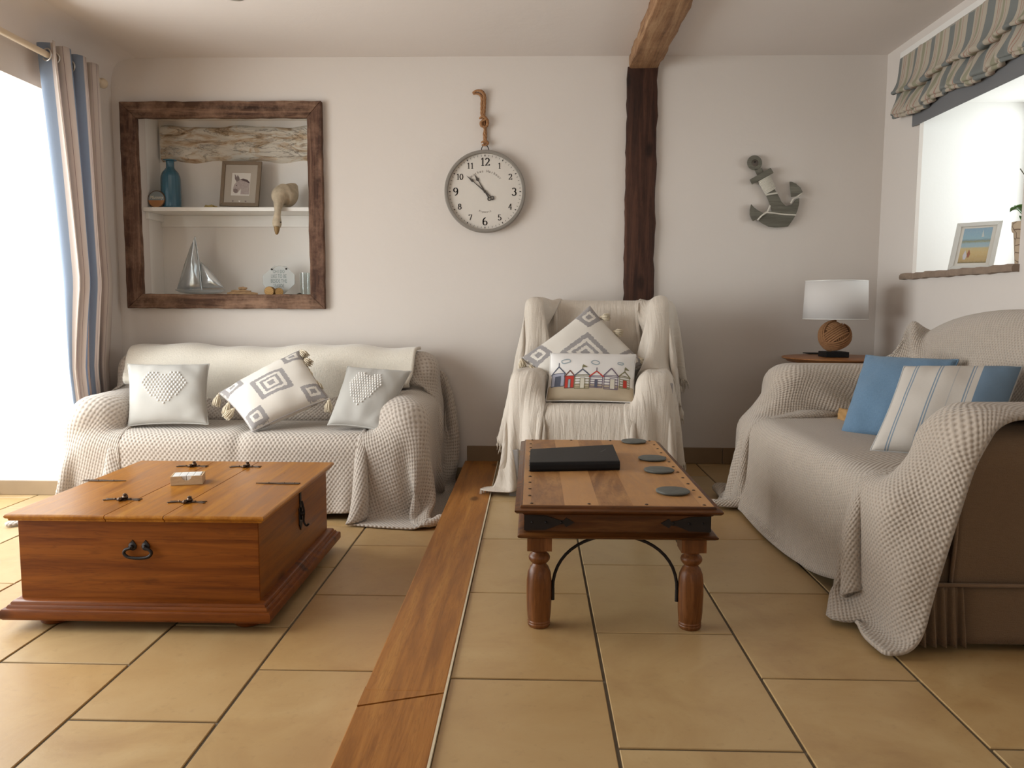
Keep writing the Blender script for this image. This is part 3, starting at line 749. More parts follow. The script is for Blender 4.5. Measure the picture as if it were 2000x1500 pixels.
def fringe(parent, E, L=.045, per=3, mat='fringe'):
    """thread tufts along an edge polyline E"""
    g = G()
    for i in range(len(E) - 1):
        for k in range(per):
            p = lerp(E[i], E[i + 1], (k + random.random() * .5) / per); l = L * random.uniform(.7, 1.2)
            d = np.array([random.uniform(-.5, .5), random.uniform(-.5, .3), -1.6]); d /= np.linalg.norm(d)
            q = p + d * l * .55 + np.array([random.uniform(-.006, .006), 0, 0]); e = q + np.array([random.uniform(-.3, .3), random.uniform(-.3, .2), -1]) * l * .5
            e[2] = max(e[2], .005); g.tube([p - d * .004, q, e], [.0022, .0024, .001], 4)
    return g.build('fringe', mat, parent, smooth=180)
fringe(tA, WA[0]); fringe(tA, WA[-1])

# ---- loveseat against the right wall ---------------------------------------------------
RXB, RY0, RW, RD, R_arm, R_seat, R_armh = 1.985, 3.96, 1.79, .985, .24, .43, .655
def fnR(p): p = np.asarray(p, float); return np.stack([RXB - p[..., 1], RY0 - p[..., 0], p[..., 2]], -1)
lv = thing('loveseat', (1.5, RY0 - RW / 2, 0), 'tan camel-back loveseat with pleated skirt, half covered by a waffle throw, against the right wall', 'sofa')
rbox(fnR, (.03, .03, .14), (RW - .03, RD - .05, .27), .03).build('base', 'sofa_brown', lv, smooth=60, merge=True)
# camel back: outline extruded in depth
N = 40; oc = [(lerp(.10, RW - .10, i / N), .30) for i in (0, N)]
top = [(lerp(.06, RW - .06, i / N), .70 + .205 * max(0, math.sin(PI * i / N)) ** 1.35) for i in range(N + 1)]
outl = [(.10, .25)] + [(.06, .5)] + top + [(RW - .06, .5), (RW - .10, .25)]
G().prism(outl, lambda a, b, d: tuple(fnR(np.array([a, d, b]))), .02, .24).build('backrest', 'sofa_brown', lv, bevel=.035, seg=4, smooth=60)
for a in (0, 1):
    # rolled arm profile (across, up), extruded along the depth
    pr = [(.02, .15), (.005, .30), (.0, .45), (-.012, .50), (-.02, .555), (-.008, .61), (.04, .645), (.10, .65), (.16, .635), (.20, .59), (.215, .53), (.205, .47), (.20, .15)]
    pr = [(p if a == 0 else RW - p, q - .02 if q > .6 else q) for p, q in pr]
    ar = G().prism(pr, lambda x, z, d: tuple(fnR(np.array([x, d, z]))), .05, .82).build('arm', 'sofa_brown', lv, bevel=.012, seg=3, smooth=50)
    cpts = [tuple(fnR(np.array([x, .823, z]))) for x, z in pr]; G().tube(cpts, .006, 6).build('piping', 'sofa_brown_pl', ar, smooth=180)
for k in range(2):
    lo, hi = (R_arm + k * (RW / 2 - R_arm) + .004, .22, .265), (RW / 2 + k * (RW / 2 - R_arm) - .004, RD - .012, R_seat - .014)
    sc = rbox(fnR, lo, hi, .04, bulge=.008); xe = (.04, R_arm + .06) if k == 0 else (RW - R_arm - .06, RW - .04)
    rbox(fnR, (xe[0], .845, .27), (xe[1], RD - .014, R_seat - .02), .035, g=sc); sc.build('seat_cushion', 'sofa_brown', lv, smooth=60, merge=True)
# skirt: flat side panel, front panel, and the pleated corner
def skirt_path(t):   # plan outline: along near side from the wall to the corner, round it and along the front
    pass
zt, zb = .185, .022
def sheet(pts, name, amp=0, flare=.012, nz=8):
    P = np.zeros((len(pts), nz, 3))
    for i, (x, y, nx, ny, w) in enumerate(pts):
        for j in range(nz):
            s_ = j / (nz - 1); o = flare * s_ + w * amp * (.35 + .65 * s_)
            P[i, j] = (x + nx * o, y + ny * o, lerp(zt, zb, s_))
    return G().grid(fnR(P.reshape(-1, 3)).reshape(P.shape)).build(name, 'sofa_brown', lv, smooth=180, thick=.004)
sheet([(RW - .012, y, 1, 0, 0) for y in np.linspace(.03, .80, 12)], 'skirt')
sheet([(x, RD - .055, 0, 1, 0) for x in np.linspace(.05, RW - .16, 24)], 'skirt')
sheet([(.012, y, -1, 0, 0) for y in np.linspace(.03, .80, 12)], 'skirt')
for a0, a1, fx in ((.80, .945, 1),):
    pts = []
    for i in range(90):
        y = lerp(.795, .935, min(1, i / 58)); 
        if i <= 58: pts.append((RW - .012, y, 1, 0, max(-.4, math.cos(i / 58 * PI * 2 * 5.0)) * (1 if i % 3 else .8)))
        else:
            q = (i - 58) / 31; pts.append((lerp(RW - .012, RW - .17, q), .945, .2, 1, max(-.4, math.cos(q * PI * 2 * 3.2))))
    sheet(pts, 'pleats', amp=.022, flare=.022)
G().tube([tuple(fnR(np.array(p))) for p in ((RW - .004, .03, .187), (RW - .004, .93, .187), (RW - .03, .95, .187), (.03, .95, .187))], .006, 6).build('piping', 'sofa_brown_pl', lv, smooth=180)
for a, b in ((RW - .09, .88), (.09, .88), (RW - .09, .1), (.09, .1)):
    c = fnR(np.array([a, b, 0])); G().lathe([(.008, 0), (.02, .006), (.024, .02), (.02, .035), (.008, .04)], c, 14).box((c[0] - .012, c[1] - .012, .03), (c[0] + .012, c[1] + .012, .15)).build('castor', 'black', lv, smooth=40)
solR = [Solid((.04, 0, .1), (RW - .04, .25, .73), .07), Blob((RW / 2, .14, .66), (.80, .16, .275)), Solid((-.022, .03, .1), (R_arm, .85, R_armh + .008), .05), Solid((RW - R_arm + .005, .03, .1), (RW + .025, .85, R_armh + .008), .05),
        Solid((.05, .1, .1), (RW - .05, RD, R_seat), .045), Solid((-.6, -.06, -.2), (2.4, -.02, 1.4), .001), Solid((-.01, .1, .0), (RW + .016, RD - .018, .25), .02)]
st = .031
P0, pins = cover_start(RW, R_arm, RD, .25, R_seat, R_armh, .90, .10, .335, .10, .035, st, shift=.16, tuck=1.5)
pins[8:-8, 0] = True
ka = int(round(.30 / st)) + 2; yy_ = (P0[..., 1] > .34) & (P0[..., 1] < .78); pins[ka, ::4] |= yy_[ka, ::4]; pins[-3, ::5] |= yy_[-3, ::5]
nu, nv = P0.shape[:2]; ii, jj = np.meshgrid(np.arange(nu), np.arange(nv), indexing='ij')
P0 += RNG.normal(0, .0018, (nu, nv, 3))
PR_ = drape(P0, st * 1.06, st * 1.01, solR, iters=170, th=.010, floor=.01, fric=.78, bend=.14, inner=5, pins=pins)
PR_ = relax(PR_, 1, .35)
M['cover_sand'] = waffle('sand_waffle_throw', (0.56, 0.47, 0.385), (0.27, 0.20, 0.145), cell=0.0150, depth=0.006, colfac=.55)
cloth_obj('throw', PR_, st, st, 'cover_sand', fnR, 'sand-coloured waffle throw spread over the loveseat, its corner hanging off the near arm', 'throw', thick=.012)
# ================================================================ FURNITURE
def P3(px, py, **k): return tuple(pt(px, py, **k))
# ---- pine chest coffee table ------------------------------------------------------------
CX0, CX1, CY0, CY1 = -1.712, -.905, 2.56, 3.43      # body
cz = ZL
ct = thing('chest_table', ((CX0 + CX1) / 2, (CY0 + CY1) / 2, cz), 'large honey pine chest table with iron hinges and handle, in front of the two-seat sofa', 'coffee table')
b0, b1 = cz + .095, .236
G().box((CX0, CY0, b0), (CX1, CY0 + .02, b1)).build('end_board', 'pine_x_shaded', ct, bevel=.002); G().box((CX0, CY1 - .02, b0), (CX1, CY1, b1)).build('end_board', 'pine_x_shaded', ct, bevel=.002)
G().box((CX0 - .0005, CY0 + .002, b0), (CX0 + .02, CY1 - .002, b1)).build('side_board', 'pine_side_shaded', ct, bevel=.002); G().box((CX1 - .02, CY0 + .002, b0), (CX1 + .0005, CY1 - .002, b1)).build('side_board', 'pine_side_shaded', ct, bevel=.002)
G().box((CX0 + .02, CY0 + .02, b0), (CX1 - .02, CY1 - .02, b0 + .02)).build('bottom_board', 'pine', ct)
def moulding(z0, prof, mat, name, x0, x1, y0, y1):
    """profile (outward, up) swept round a rectangle with mitred corners"""
    vs = []
    for o, z in prof: vs += [(x0 - o, y0 - o, z0 + z), (x1 + o, y0 - o, z0 + z), (x1 + o, y1 + o, z0 + z), (x0 - o, y1 + o, z0 + z)]
    n = len(prof); fs = [(i * 4 + k, i * 4 + (k + 1) % 4, (i + 1) * 4 + (k + 1) % 4, (i + 1) * 4 + k) for i in range(n - 1) for k in range(4)]
    fs += [(0, 1, 2, 3), tuple((n - 1) * 4 + k for k in range(4))]
    return G().add(vs, fs)
moulding(cz + .038, [(.0, 0), (.042, 0), (.048, .008), (.048, .030), (.044, .036), (.034, .038), (.032, .043), (.029, .047), (.025, .048), (.023, .054), (.019, .058), (.010, .060), (0, .062)], 0, 0, CX0, CX1, CY0, CY1).build('plinth_moulding', 'pine_x_shaded', ct, smooth=35)
# lid in three boards: two flaps and the fixed centre strip
sA, sB = pt(207, 1006, y=2.545)[0], pt(322, 1008, y=2.545)[0]
lp = [(.0, 0), (.018, 0), (.020, .003), (.020, .007), (.026, .010), (.029, .014), (.029, .018), (.026, .022), (.022, .0235)]
def lid(x0, x1, lo, ro, name):
    vs = []; 
    for o, z in lp: 
        xa = x0 - (o if lo else 0); xb = x1 + (o if ro else 0); vs += [(xa, CY0 - o, b1 + z), (xb, CY0 - o, b1 + z), (xb, CY1 + o, b1 + z), (xa, CY1 + o, b1 + z)]
    n = len(lp); fs = [(i * 4 + k, i * 4 + (k + 1) % 4, (i + 1) * 4 + (k + 1) % 4, (i + 1) * 4 + k) for i in range(n - 1) for k in range(4)] + [(3, 2, 1, 0), tuple((n - 1) * 4 + k for k in range(4))]
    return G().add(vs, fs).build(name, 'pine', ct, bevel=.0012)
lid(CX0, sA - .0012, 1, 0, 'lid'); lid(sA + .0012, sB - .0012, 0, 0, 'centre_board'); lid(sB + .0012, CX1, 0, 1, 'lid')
zt = b1 + .0237
def flat(poly, z0, z1, g=None, mi=0): return (g or G()).prism(poly, lambda a, b, d: (a, b, d), z0, z1, mi)
def strap_hinge(px, py, fl):
    c = pt(px, py, z=zt); g = G()
    # leaf shaped plates either side of a knuckle, with a curled finial
    for s in (-1, 1):
        L = .062; pl = [(c[0] + s * x, c[1] + y) for x, y in ((.004, -.017), (.014, -.017), (.018, -.007), (.034, -.006), (.044, -.011), (L, -.016), (L + .006, -.010), (.052, -.002), (.052, .002), (L + .004, .010), (.044, .010), (.034, .006), (.018, .007), (.014, .017), (.004, .017))]
        if s < 0: pl = pl[::-1]
        flat(pl, zt, zt + .003, g)
        for q in (.011, .028): g.ball((c[0] + s * q, c[1], zt + .0035), .0035, 6)
    g.tube([(c[0], c[1] - .020, zt + .006), (c[0], c[1] + .020, zt + .006)], .006, 10)
    g.ball((c[0], c[1] - .023, zt + .007), .007, 8); g.ball((c[0], c[1] + .023, zt + .007), .007, 8)
    g.lathe([(.009, .0), (.011, .006), (.006, .012), (.008, .016), (.0, .020)], (c[0] + fl * .008, c[1], zt + .004), 12)
    g.build('hinge', 'bronze', ct, smooth=40)
for px, py, fl in ((240, 976, 1), (366, 981, 1), (376, 911, 1), (480, 912, 1)): strap_hinge(px, py, fl)
for px, py, L, s in ((163, 939, .17, 1), (585, 945, .17, -1)):
    c = pt(px, py, z=zt); g = G()
    pl = [(0, -.010), (.02, -.012), (.075, -.013), (.10, -.007), (.115, -.009), (.135, -.007), (L, -.001), (L, .001), (.135, .007), (.115, .009), (.10, .007), (.075, .013), (.02, .012), (0, .010)]
    pl = [(c[0] + s * a, c[1] + b) for a, b in pl]; flat(pl if s > 0 else pl[::-1], zt, zt + .0028, g)
    for q in (.02, .06, .12): g.ball((c[0] + s * q, c[1], zt + .003), .003, 6)
    g.build('strap', 'bronze', ct, smooth=40)
# bail handle on the near end
hc = pt(269, 1076, y=CY0 - .012); g = G(); hw = .036
for s in (-1, 1):
    g.lathe([(.014, 0), (.014, .003), (.007, .006), (.006, .014), (.0, .017)], (hc[0] + s * .022, CY0, hc[2] + .012), 12, axis='y')
    g.prism([(hc[0] + s * .022 - .010, hc[2] + .022), (hc[0] + s * .022, hc[2] + .034), (hc[0] + s * .022 + .010, hc[2] + .022), (hc[0] + s * .022 + .006, hc[2]), (hc[0] + s * .022 - .006, hc[2])], lambda a, b, d: (a, d, b), CY0, CY0 - .003)
pth = [(hc[0] - .022, hc[2] + .010), (hc[0] - .040, hc[2] + .004), (hc[0] - .046, hc[2] - .008), (hc[0] - .034, hc[2] - .020), (hc[0] - .012, hc[2] - .024), (hc[0] + .012, hc[2] - .024), (hc[0] + .034, hc[2] - .020), (hc[0] + .046, hc[2] - .008), (hc[0] + .040, hc[2] + .004), (hc[0] + .022, hc[2] + .010)]
g.tube(smoothpath([(a, CY0 - .014, b) for a, b in pth], 4), .0055, 8); g.build('handle', 'iron', ct, smooth=50)
# hasp and key-hook on the sofa-facing right side
lc = pt(586, 1000, x=CX1); y = lc[1]; g = G()
g.box((CX1, y - .010, .115), (CX1 + .004, y + .010, .237)); g.box((CX1, y - .022, .10), (CX1 + .004, y + .022, .165))
g.prism([(y - .022, .10), (y, .075), (y + .022, .10)], lambda a, b, d: (d, a, b), CX1, CX1 + .004)
g.tube(smoothpath([(CX1 + .008, y, .19), (CX1 + .016, y, .15), (CX1 + .014, y, .11), (CX1 + .024, y, .092), (CX1 + .034, y, .10)], 4), .004, 7)
g.lathe([(.010, 0), (.008, .012), (.003, .015)], (CX1 + .004, y, .14), 10, axis='x'); g.build('latch', 'iron', ct, smooth=40)
for x, yy in ((CX0 + .08, CY0 + .055), (CX1 - .06, CY0 + .055), (CX0 + .08, CY1 - .08), (CX1 - .08, CY1 - .08)):
    G().lathe([(.040, 0), (.048, .006), (.051, .02), (.047, .038)], (x, yy, cz), 24).build('foot', 'pine_x_shaded', ct, smooth=40)
# domino box on the chest
c0, c1 = pt(333, 949, z=zt), pt(396, 946, z=zt); w_ = np.linalg.norm(c1 - c0); an = math.atan2(c1[1] - c0[1], c1[0] - c0[0])
bt_ = thing('tile_box', ((c0 + c1) / 2), 'small pale wooden box with white tiles in it, on the pine chest table', 'box')
R_ = lambda x, y, z: (c0[0] + x * math.cos(an) - y * math.sin(an), c0[1] + x * math.sin(an) + y * math.cos(an), zt + .0005 + z)
def rbx(g, lo, hi, mi=0): 
    (a, b, c), (d, e, f_) = lo, hi
    return g.add([R_(*q) for q in ((a, b, c), (d, b, c), (d, e, c), (a, e, c), (a, b, f_), (d, b, f_), (d, e, f_), (a, e, f_))], [(3, 2, 1, 0), (4, 5, 6, 7), (0, 1, 5, 4), (1, 2, 6, 5), (2, 3, 7, 6), (3, 0, 4, 7)], mi)
g = G(); h_ = .034; dp = .085
front = [(0, 0), (w_, 0), (w_, h_), (w_ * .66, h_), (w_ * .63, h_ - .010), (w_ * .55, h_ - .0165), (w_ * .45, h_ - .0165), (w_ * .37, h_ - .010), (w_ * .34, h_), (0, h_)]
g.prism(front, lambda a, b, d: R_(a, d, b), 0, .005); rbx(g, (0, dp - .005, 0), (w_, dp, h_)); rbx(g, (0, .005, 0), (.005, dp - .005, h_)); rbx(g, (w_ - .005, .005, 0), (w_, dp - .005, h_)); rbx(g, (.005, .005, 0), (w_ - .005, dp - .005, .004))
g.build('box_body', 'pale_wood', bt_, bevel=.0006)
g = G(); 
for i in range(4):
    for j in range(2): rbx(g, (.007 + i * (w_ - .014) / 4, .007 + j * .036, .005), (.006 + (i + 1) * (w_ - .014) / 4, .042 + j * .036, h_ + .001))
g.build('tiles', plain('ivory_tile', (0.80, 0.79, 0.78), 0.35), bt_, bevel=.002)

# ---- sheesham coffee table --------------------------------------------------------------
TX0, TX1, TY0, TY1, TZ = -.050, .543, 2.235, 3.405, .380
tb = thing('coffee_table', ((TX0 + TX1) / 2, (TY0 + TY1) / 2, 0), 'dark sheesham coffee table with studded top, turned legs and iron arches', 'coffee table')
moulding(TZ - .030, [(-.05, 0), (-.026, 0), (-.022, .004), (-.006, .008), (0, .014), (0, .018), (-.008, .0215), (-.016, .0235), (-.018, .0285), (-.022, .0295)], 0, 0, TX0, TX1, TY0, TY1).build('top_moulding', 'sheesham', tb, smooth=40)
G().box((TX0 + .022, TY0 + .022, TZ - .02), (TX1 - .022, TY1 - .022, TZ)).build('tabletop', 'sheesham_top', tb, bevel=.0015)
bx0, bx1, by0, by1 = TX0 + .030, TX1 - .030, TY0 + .035, TY1 - .035
G().box((bx0, by0, .296), (bx1, by1, TZ - .0295)).build('apron', 'sheesham', tb, bevel=.002)
moulding(.280, [(-.05, 0), (.012, 0), (.020, .004), (.022, .009), (.014, .014), (.004, .017), (-.01, .018)], 0, 0, bx0, bx1, by0, by1).build('lower_moulding', 'sheesham', tb, smooth=40)
tl = [(.030, 0), (.033, .004), (.034, .010), (.0325, .013), (.034, .017), (.0325, .021), (.034, .026), (.036, .05), (.0375, .10), (.037, .14), (.034, .165), (.027, .182), (.022, .187), (.0205, .192), (.026, .197), (.031, .204), (.032, .211), (.029, .218), (.022, .224), (.021, .227), (.028, .231), (.033, .237)]
legs = [(.022, TY0 + .075), (.470, TY0 + .075), (.022, TY1 - .075), (.470, TY1 - .075)]
for x, yy in legs:
    G().lathe([(r_ * 1.0, h_) for r_, h_ in tl], (x, yy, 0), 28).box((x - .036, yy - .036, .237), (x + .036, yy + .036, .282)).build('leg', 'sheesham_z', tb, smooth=35)
def arch(a, b, z0=.105, z1=.277):
    a, b = np.array(a), np.array(b); pts = []
    for k in range(25):
        s_ = k / 24; q = math.sin(PI * s_); pts.append((*(lerp(a, b, .5 - .5 * math.cos(PI * s_))), z0 + (z1 - z0) * q ** .85))
    g = G().tube(pts, .0048, 8)
    for p in (pts[0], pts[-1]): g.tube([(p[0], p[1], p[2] + .01), (p[0], p[1], p[2] - .026)], .006, 8)
    g.build('iron_arch', 'iron', tb, smooth=50)
r_ = .040
arch((legs[0][0] + r_, legs[0][1]), (legs[1][0] - r_, legs[1][1])); arch((legs[2][0] + r_, legs[2][1]), (legs[3][0] - r_, legs[3][1]))
arch((legs[0][0], legs[0][1] + r_), (legs[2][0], legs[2][1] - r_)); arch((legs[1][0], legs[1][1] + r_), (legs[3][0], legs[3][1] - r_))
# iron corner straps with arrow tips
for s, x0 in ((1, bx0), (-1, bx1)):
    for yy, dy in ((by0, -1), (by1, 1)):
        pl = [(0, .301), (0, .348), (.06, .345), (.095, .334), (.112, .331), (.118, .340), (.128, .334), (.142, .326), (.128, .318), (.118, .312), (.112, .321), (.095, .318), (.06, .304)]
        g = G().prism([(x0 + s * a, b) for a, b in (pl if s < 0 else pl[::-1])], lambda a, b, d: (a, d, b), yy, yy + dy * .003)
        g.prism([(yy - dy * a, b) for a, b in pl], lambda a, b, d: (d, a, b), x0, x0 - s * .003)
        for q in (.02, .06, .105): g.ball((x0 + s * q, yy + dy * .003, .326), .004, 6)
        g.build('corner_strap', 'iron', tb, smooth=40)
# iron studs round the top
spots = [(lerp(TX0 + .048, TX1 - .048, k / 3), y_) for k in range(4) for y_ in (TY0 + .036, TY1 - .036)] + [(x, lerp(TY0 + .04, TY1 - .04, k / 12)) for k in range(1, 12) for x in (TX0 + .042, TX1 - .042)]
s0 = G().ball((0, 0, 0), .0055, 6, sz=.45).build('stud', 'bronze', origin=(0, 0, 0), smooth=60)
for i, (x, y_) in enumerate(spots):
    o = s0 if i == 0 else s0.copy()
    if i: COL.objects.link(o)
    o.parent = tb; o.location = (x - tb['_at'][0], y_ - tb['_at'][1], TZ + .0005)
# folder
cc = [pt(*q, z=TZ) for q in ((1034, 921), (1210, 918))]; cf = [pt(*q, z=TZ + .032) for q in ((1034, 896), (1211, 892), (1197, 868), (1036, 877))]
fo = thing('ring_binder', cc[0] * .5 + cc[1] * .5, 'thick black leather-look information folder lying on the sheesham coffee table', 'folder')
TH = .033
A_, B_, C_, D_ = [pt(*q, z=TZ + TH) for q in ((1034, 894), (1211, 892), (1197, 868), (1036, 877))]
A_ = cc[0].copy(); A_[2] = TZ + TH; B_ = cc[1].copy(); B_[2] = TZ + TH
g = G()
def slab(pts, z0, z1, g): n = len(pts); return g.prism([(p[0], p[1]) for p in pts], lambda a, b, d: (a, b, d), z0, z1)
slab([A_, B_, C_, D_], TZ + TH - .004, TZ + TH, g); slab([A_, B_, C_, D_], TZ + .0005, TZ + .0045, g)
# rounded spine along the near edge
d_ = (B_ - A_) / np.linalg.norm(B_ - A_); nrm = np.array([d_[1], -d_[0], 0])
sp = [(0, TZ + .0005), (.006, TZ + .002), (.009, TZ + .010), (.009, TZ + TH - .010), (.006, TZ + TH - .0015), (0, TZ + TH)]
vs = [tuple(q + nrm * o + np.array([0, 0, z - q[2]])) for q in (A_, B_) for o, z in sp]
n = len(sp); g.add(vs, [(i, i + 1, n + i + 1, n + i) for i in range(n - 1)] + [tuple(range(n)), tuple(range(n, 2 * n))[::-1], (0, n, 2 * n - 1, n - 1)])
g.build('cover', 'black', fo, bevel=.0015)
i_ = .008; cen = (A_ + B_ + C_ + D_) / 4; g = G(); slab([cen + (q - cen) * .95 for q in (A_, B_, C_, D_)], TZ + .0045, TZ + TH - .004, g); g.build('pages', plain('dark_pages', (0.05, 0.05, 0.05), 0.8), fo)
# faint embossed heading near the far right of the cover
E_ = lambda x, y, d: tuple(np.array([.355 + x * .2 , 2.985 + x * .0 + y, TZ + TH + d]))
ctr = lerp(lerp(A_, B_, .86), lerp(D_, C_, .86), .62)
v_, f__ = text_mesh('t', 'welcome', .020, None, None, lambda a, b, d: (ctr[0] + a * .35 - b * .25, ctr[1] + a * .9 + b * .3, TZ + TH + .0004 + d * .1)); G().add(v_, f__).build('lettering', plain('emboss_grey', (0.10, 0.10, 0.10), 0.35), fo)
# slate coasters
cs = [((1238, 861), 'furthest of four, by the far edge'), ((1274, 894), 'second from the far edge'), ((1287, 917), 'third from the far edge'), ((1314, 958), 'nearest of four, alone near the front corner')]
first = None
for i, ((px, py), w) in enumerate(cs):
    c = pt(px, py, z=TZ + .007)
    if first is None:
        g = G(); pr = [(.0, .0005), (.047, .0005), (.051, .003), (.052, .006), (.050, .0085), (.046, .009), (.0, .009)]
        g.lathe(pr, (0, 0, 0), 40)
        g.v = [(x * (1 + .012 * math.sin(9 * math.atan2(y, x)) + .008 * math.sin(23 * math.atan2(y, x))), y * (1 + .012 * math.sin(9 * math.atan2(y, x))), z) for x, y, z in g.v]
        first = g.build('coaster', 'slate', origin=(0, 0, 0), smooth=50); o = first
    else: o = first.copy(); COL.objects.link(o)
    o.location = (c[0], c[1], TZ + .0005); o.rotation_euler = (0, 0, i * 1.3)
    tag(o, 'round grey slate coaster on the sheesham table, ' + w, 'coaster', 'slate coasters on the sheesham table')

# ---- round side table and lamp in the corner --------------------------------------------
SX, SY, SZ = 1.685, 4.46, .675
sd = thing('side_table', (SX, SY, 0), 'round oak pedestal side table in the corner behind the loveseat', 'side table')
G().lathe([(.0, -.030), (.25, -.030), (.268, -.026), (.278, -.018), (.292, -.012), (.300, -.007), (.298, -.002), (.285, 0), (0, 0)], (SX, SY, SZ), 64, sx=1.0, sy=.92).build('tabletop', 'table_oak', sd, smooth=30)
G().box((SX - .115, SY - .115, SZ - .075), (SX + .115, SY + .115, SZ - .03)).build('frieze', 'old_oak_z', sd, bevel=.003)
G().lathe([(.05, .10), (.06, .13), (.035, .18), (.03, .25), (.045, .34), (.05, .42), (.03, .48), (.035, .55), (.06, .60)], (SX, SY, 0), 24).build('pedestal', 'table_oak', sd, smooth=40)
for k in range(3):
    a = k * 2 * PI / 3 + .5; d = np.array([math.cos(a), math.sin(a), 0])
    G().tube([np.array([SX, SY, .16]) + d * .03, np.array([SX, SY, .13]) + d * .12, np.array([SX, SY, .05]) + d * .21, np.array([SX, SY, .014]) + d * .26], [.024, .022, .018, .014], 10).build('leg', 'table_oak', sd, smooth=50)
lx, ly = pt(1628, 690, y=4.45)[0], 4.45
lm = thing('table_lamp', (lx, ly, SZ), 'table lamp with white drum shade and knotted rope ball base', 'lamp')
G().box((lx - .062, ly - .062, SZ + .0005), (lx + .062, ly + .062, SZ + .030)).build('base', 'black', lm, bevel=.002)
G().tube([(lx, ly, SZ + .19), (lx, ly, SZ + .235)], .007, 12).lathe([(.012, 0), (.012, .03), (.016, .035), (.016, .06)], (lx, ly, SZ + .228), 16).build('stem', 'iron', lm, smooth=40)
bc = np.array([lx, ly, SZ + .030 + .084])
# monkey-fist ball: three families of rope turns wound over a sphere
g = G(); R0 = .080
def band(ax, tilt_dir, lift, span, n_=7, a0=0.0, a1=2 * PI):
    ax = np.array(ax, float); ax /= np.linalg.norm(ax); e1 = np.cross(ax, [.3, .5, .81]); e1 /= np.linalg.norm(e1); e2 = np.cross(ax, e1)
    for k in range(n_):
        h = (k - (n_ - 1) / 2) * span; rr = math.sqrt(max(1e-6, 1 - (h / R0) ** 2)) * (R0 + lift)
        pts = [bc + ax * h * (1 + lift / R0) + rr * (math.cos(a) * e1 + math.sin(a) * e2) for a in np.linspace(a0, a1, 48)]
        g.tube(pts, .0052, 6)
band((1, .25, .55), 0, -.004, .0112, 8); band((-.5, .35, .8), 0, .0015, .0112, 6, .2, 3.6); band((.25, -1, .25), 0, .004, .0112, 5, -1.2, 1.7)
band((-.35, -.55, .75), 0, .006, .0112, 5, 1.0, 4.2); g.ball(bc, .071, 20); g.build('rope_ball', 'jute', lm, smooth=60)
sz0, sz1 = pt(1630, 623, y=ly)[2], pt(1633, 549, y=ly)[2]
t = NT('white_lampshade'); df = t.n('ShaderNodeBsdfDiffuse', {0: (.88, .85, .83, 1)}); tl_ = t.n('ShaderNodeBsdfTranslucent', {0: (.82, .78, .72, 1)})
mx = t.n('ShaderNodeMixShader', {0: .30, 1: df.outputs[0], 2: tl_.outputs[0]}); t.link(mx.outputs[0], t.out.inputs[0]); M['shade'] = t.m
n_ = 64; P = np.array([[(lx + lerp(.168, .160, j) * math.cos(2 * PI * i / n_), ly + lerp(.168, .160, j) * math.sin(2 * PI * i / n_), lerp(sz0, sz1, j)) for j in (0, .5, 1)] for i in range(n_ + 1)])
G().grid(P).build('lamp_shade', 'shade', lm, smooth=180, thick=.0015)
G().tube([(lx + .160 * math.cos(a), ly + .160 * math.sin(a), sz1) for a in np.linspace(0, 2 * PI, 49)[:-1]], .0022, 6, closed=True).build('shade_rim', 'white', lm, smooth=180)
G().tube([(lx + .168 * math.cos(a), ly + .168 * math.sin(a), sz0) for a in np.linspace(0, 2 * PI, 49)[:-1]], .0022, 6, closed=True).build('shade_rim', 'white', lm, smooth=180)
g = G()
for a in (0, 2.1, 4.2): g.tube([(lx, ly, sz1 - .02), (lx + .16 * math.cos(a), ly + .16 * math.sin(a), sz1 - .004)], .0015, 5)
g.tube([(lx, ly, SZ + .28), (lx, ly, sz1 - .02)], .003, 6); g.build('shade_carrier', 'iron', lm)
G().lathe([(.010, 0), (.026, .03), (.030, .055), (.022, .08), (0, .09)], (lx, ly, SZ + .285), 16).build('bulb', 'white', lm, smooth=60)
c = pt(1590, 691, z=SZ); o = G().box((c[0] - .05, c[1] - .05, SZ + .0005), (c[0] + .05, c[1] + .05, SZ + .006)).build('coaster', 'black', origin=(c[0], c[1], SZ), bevel=.002); tag(o, 'flat black square coaster beside the lamp on the round side table', 'coaster')
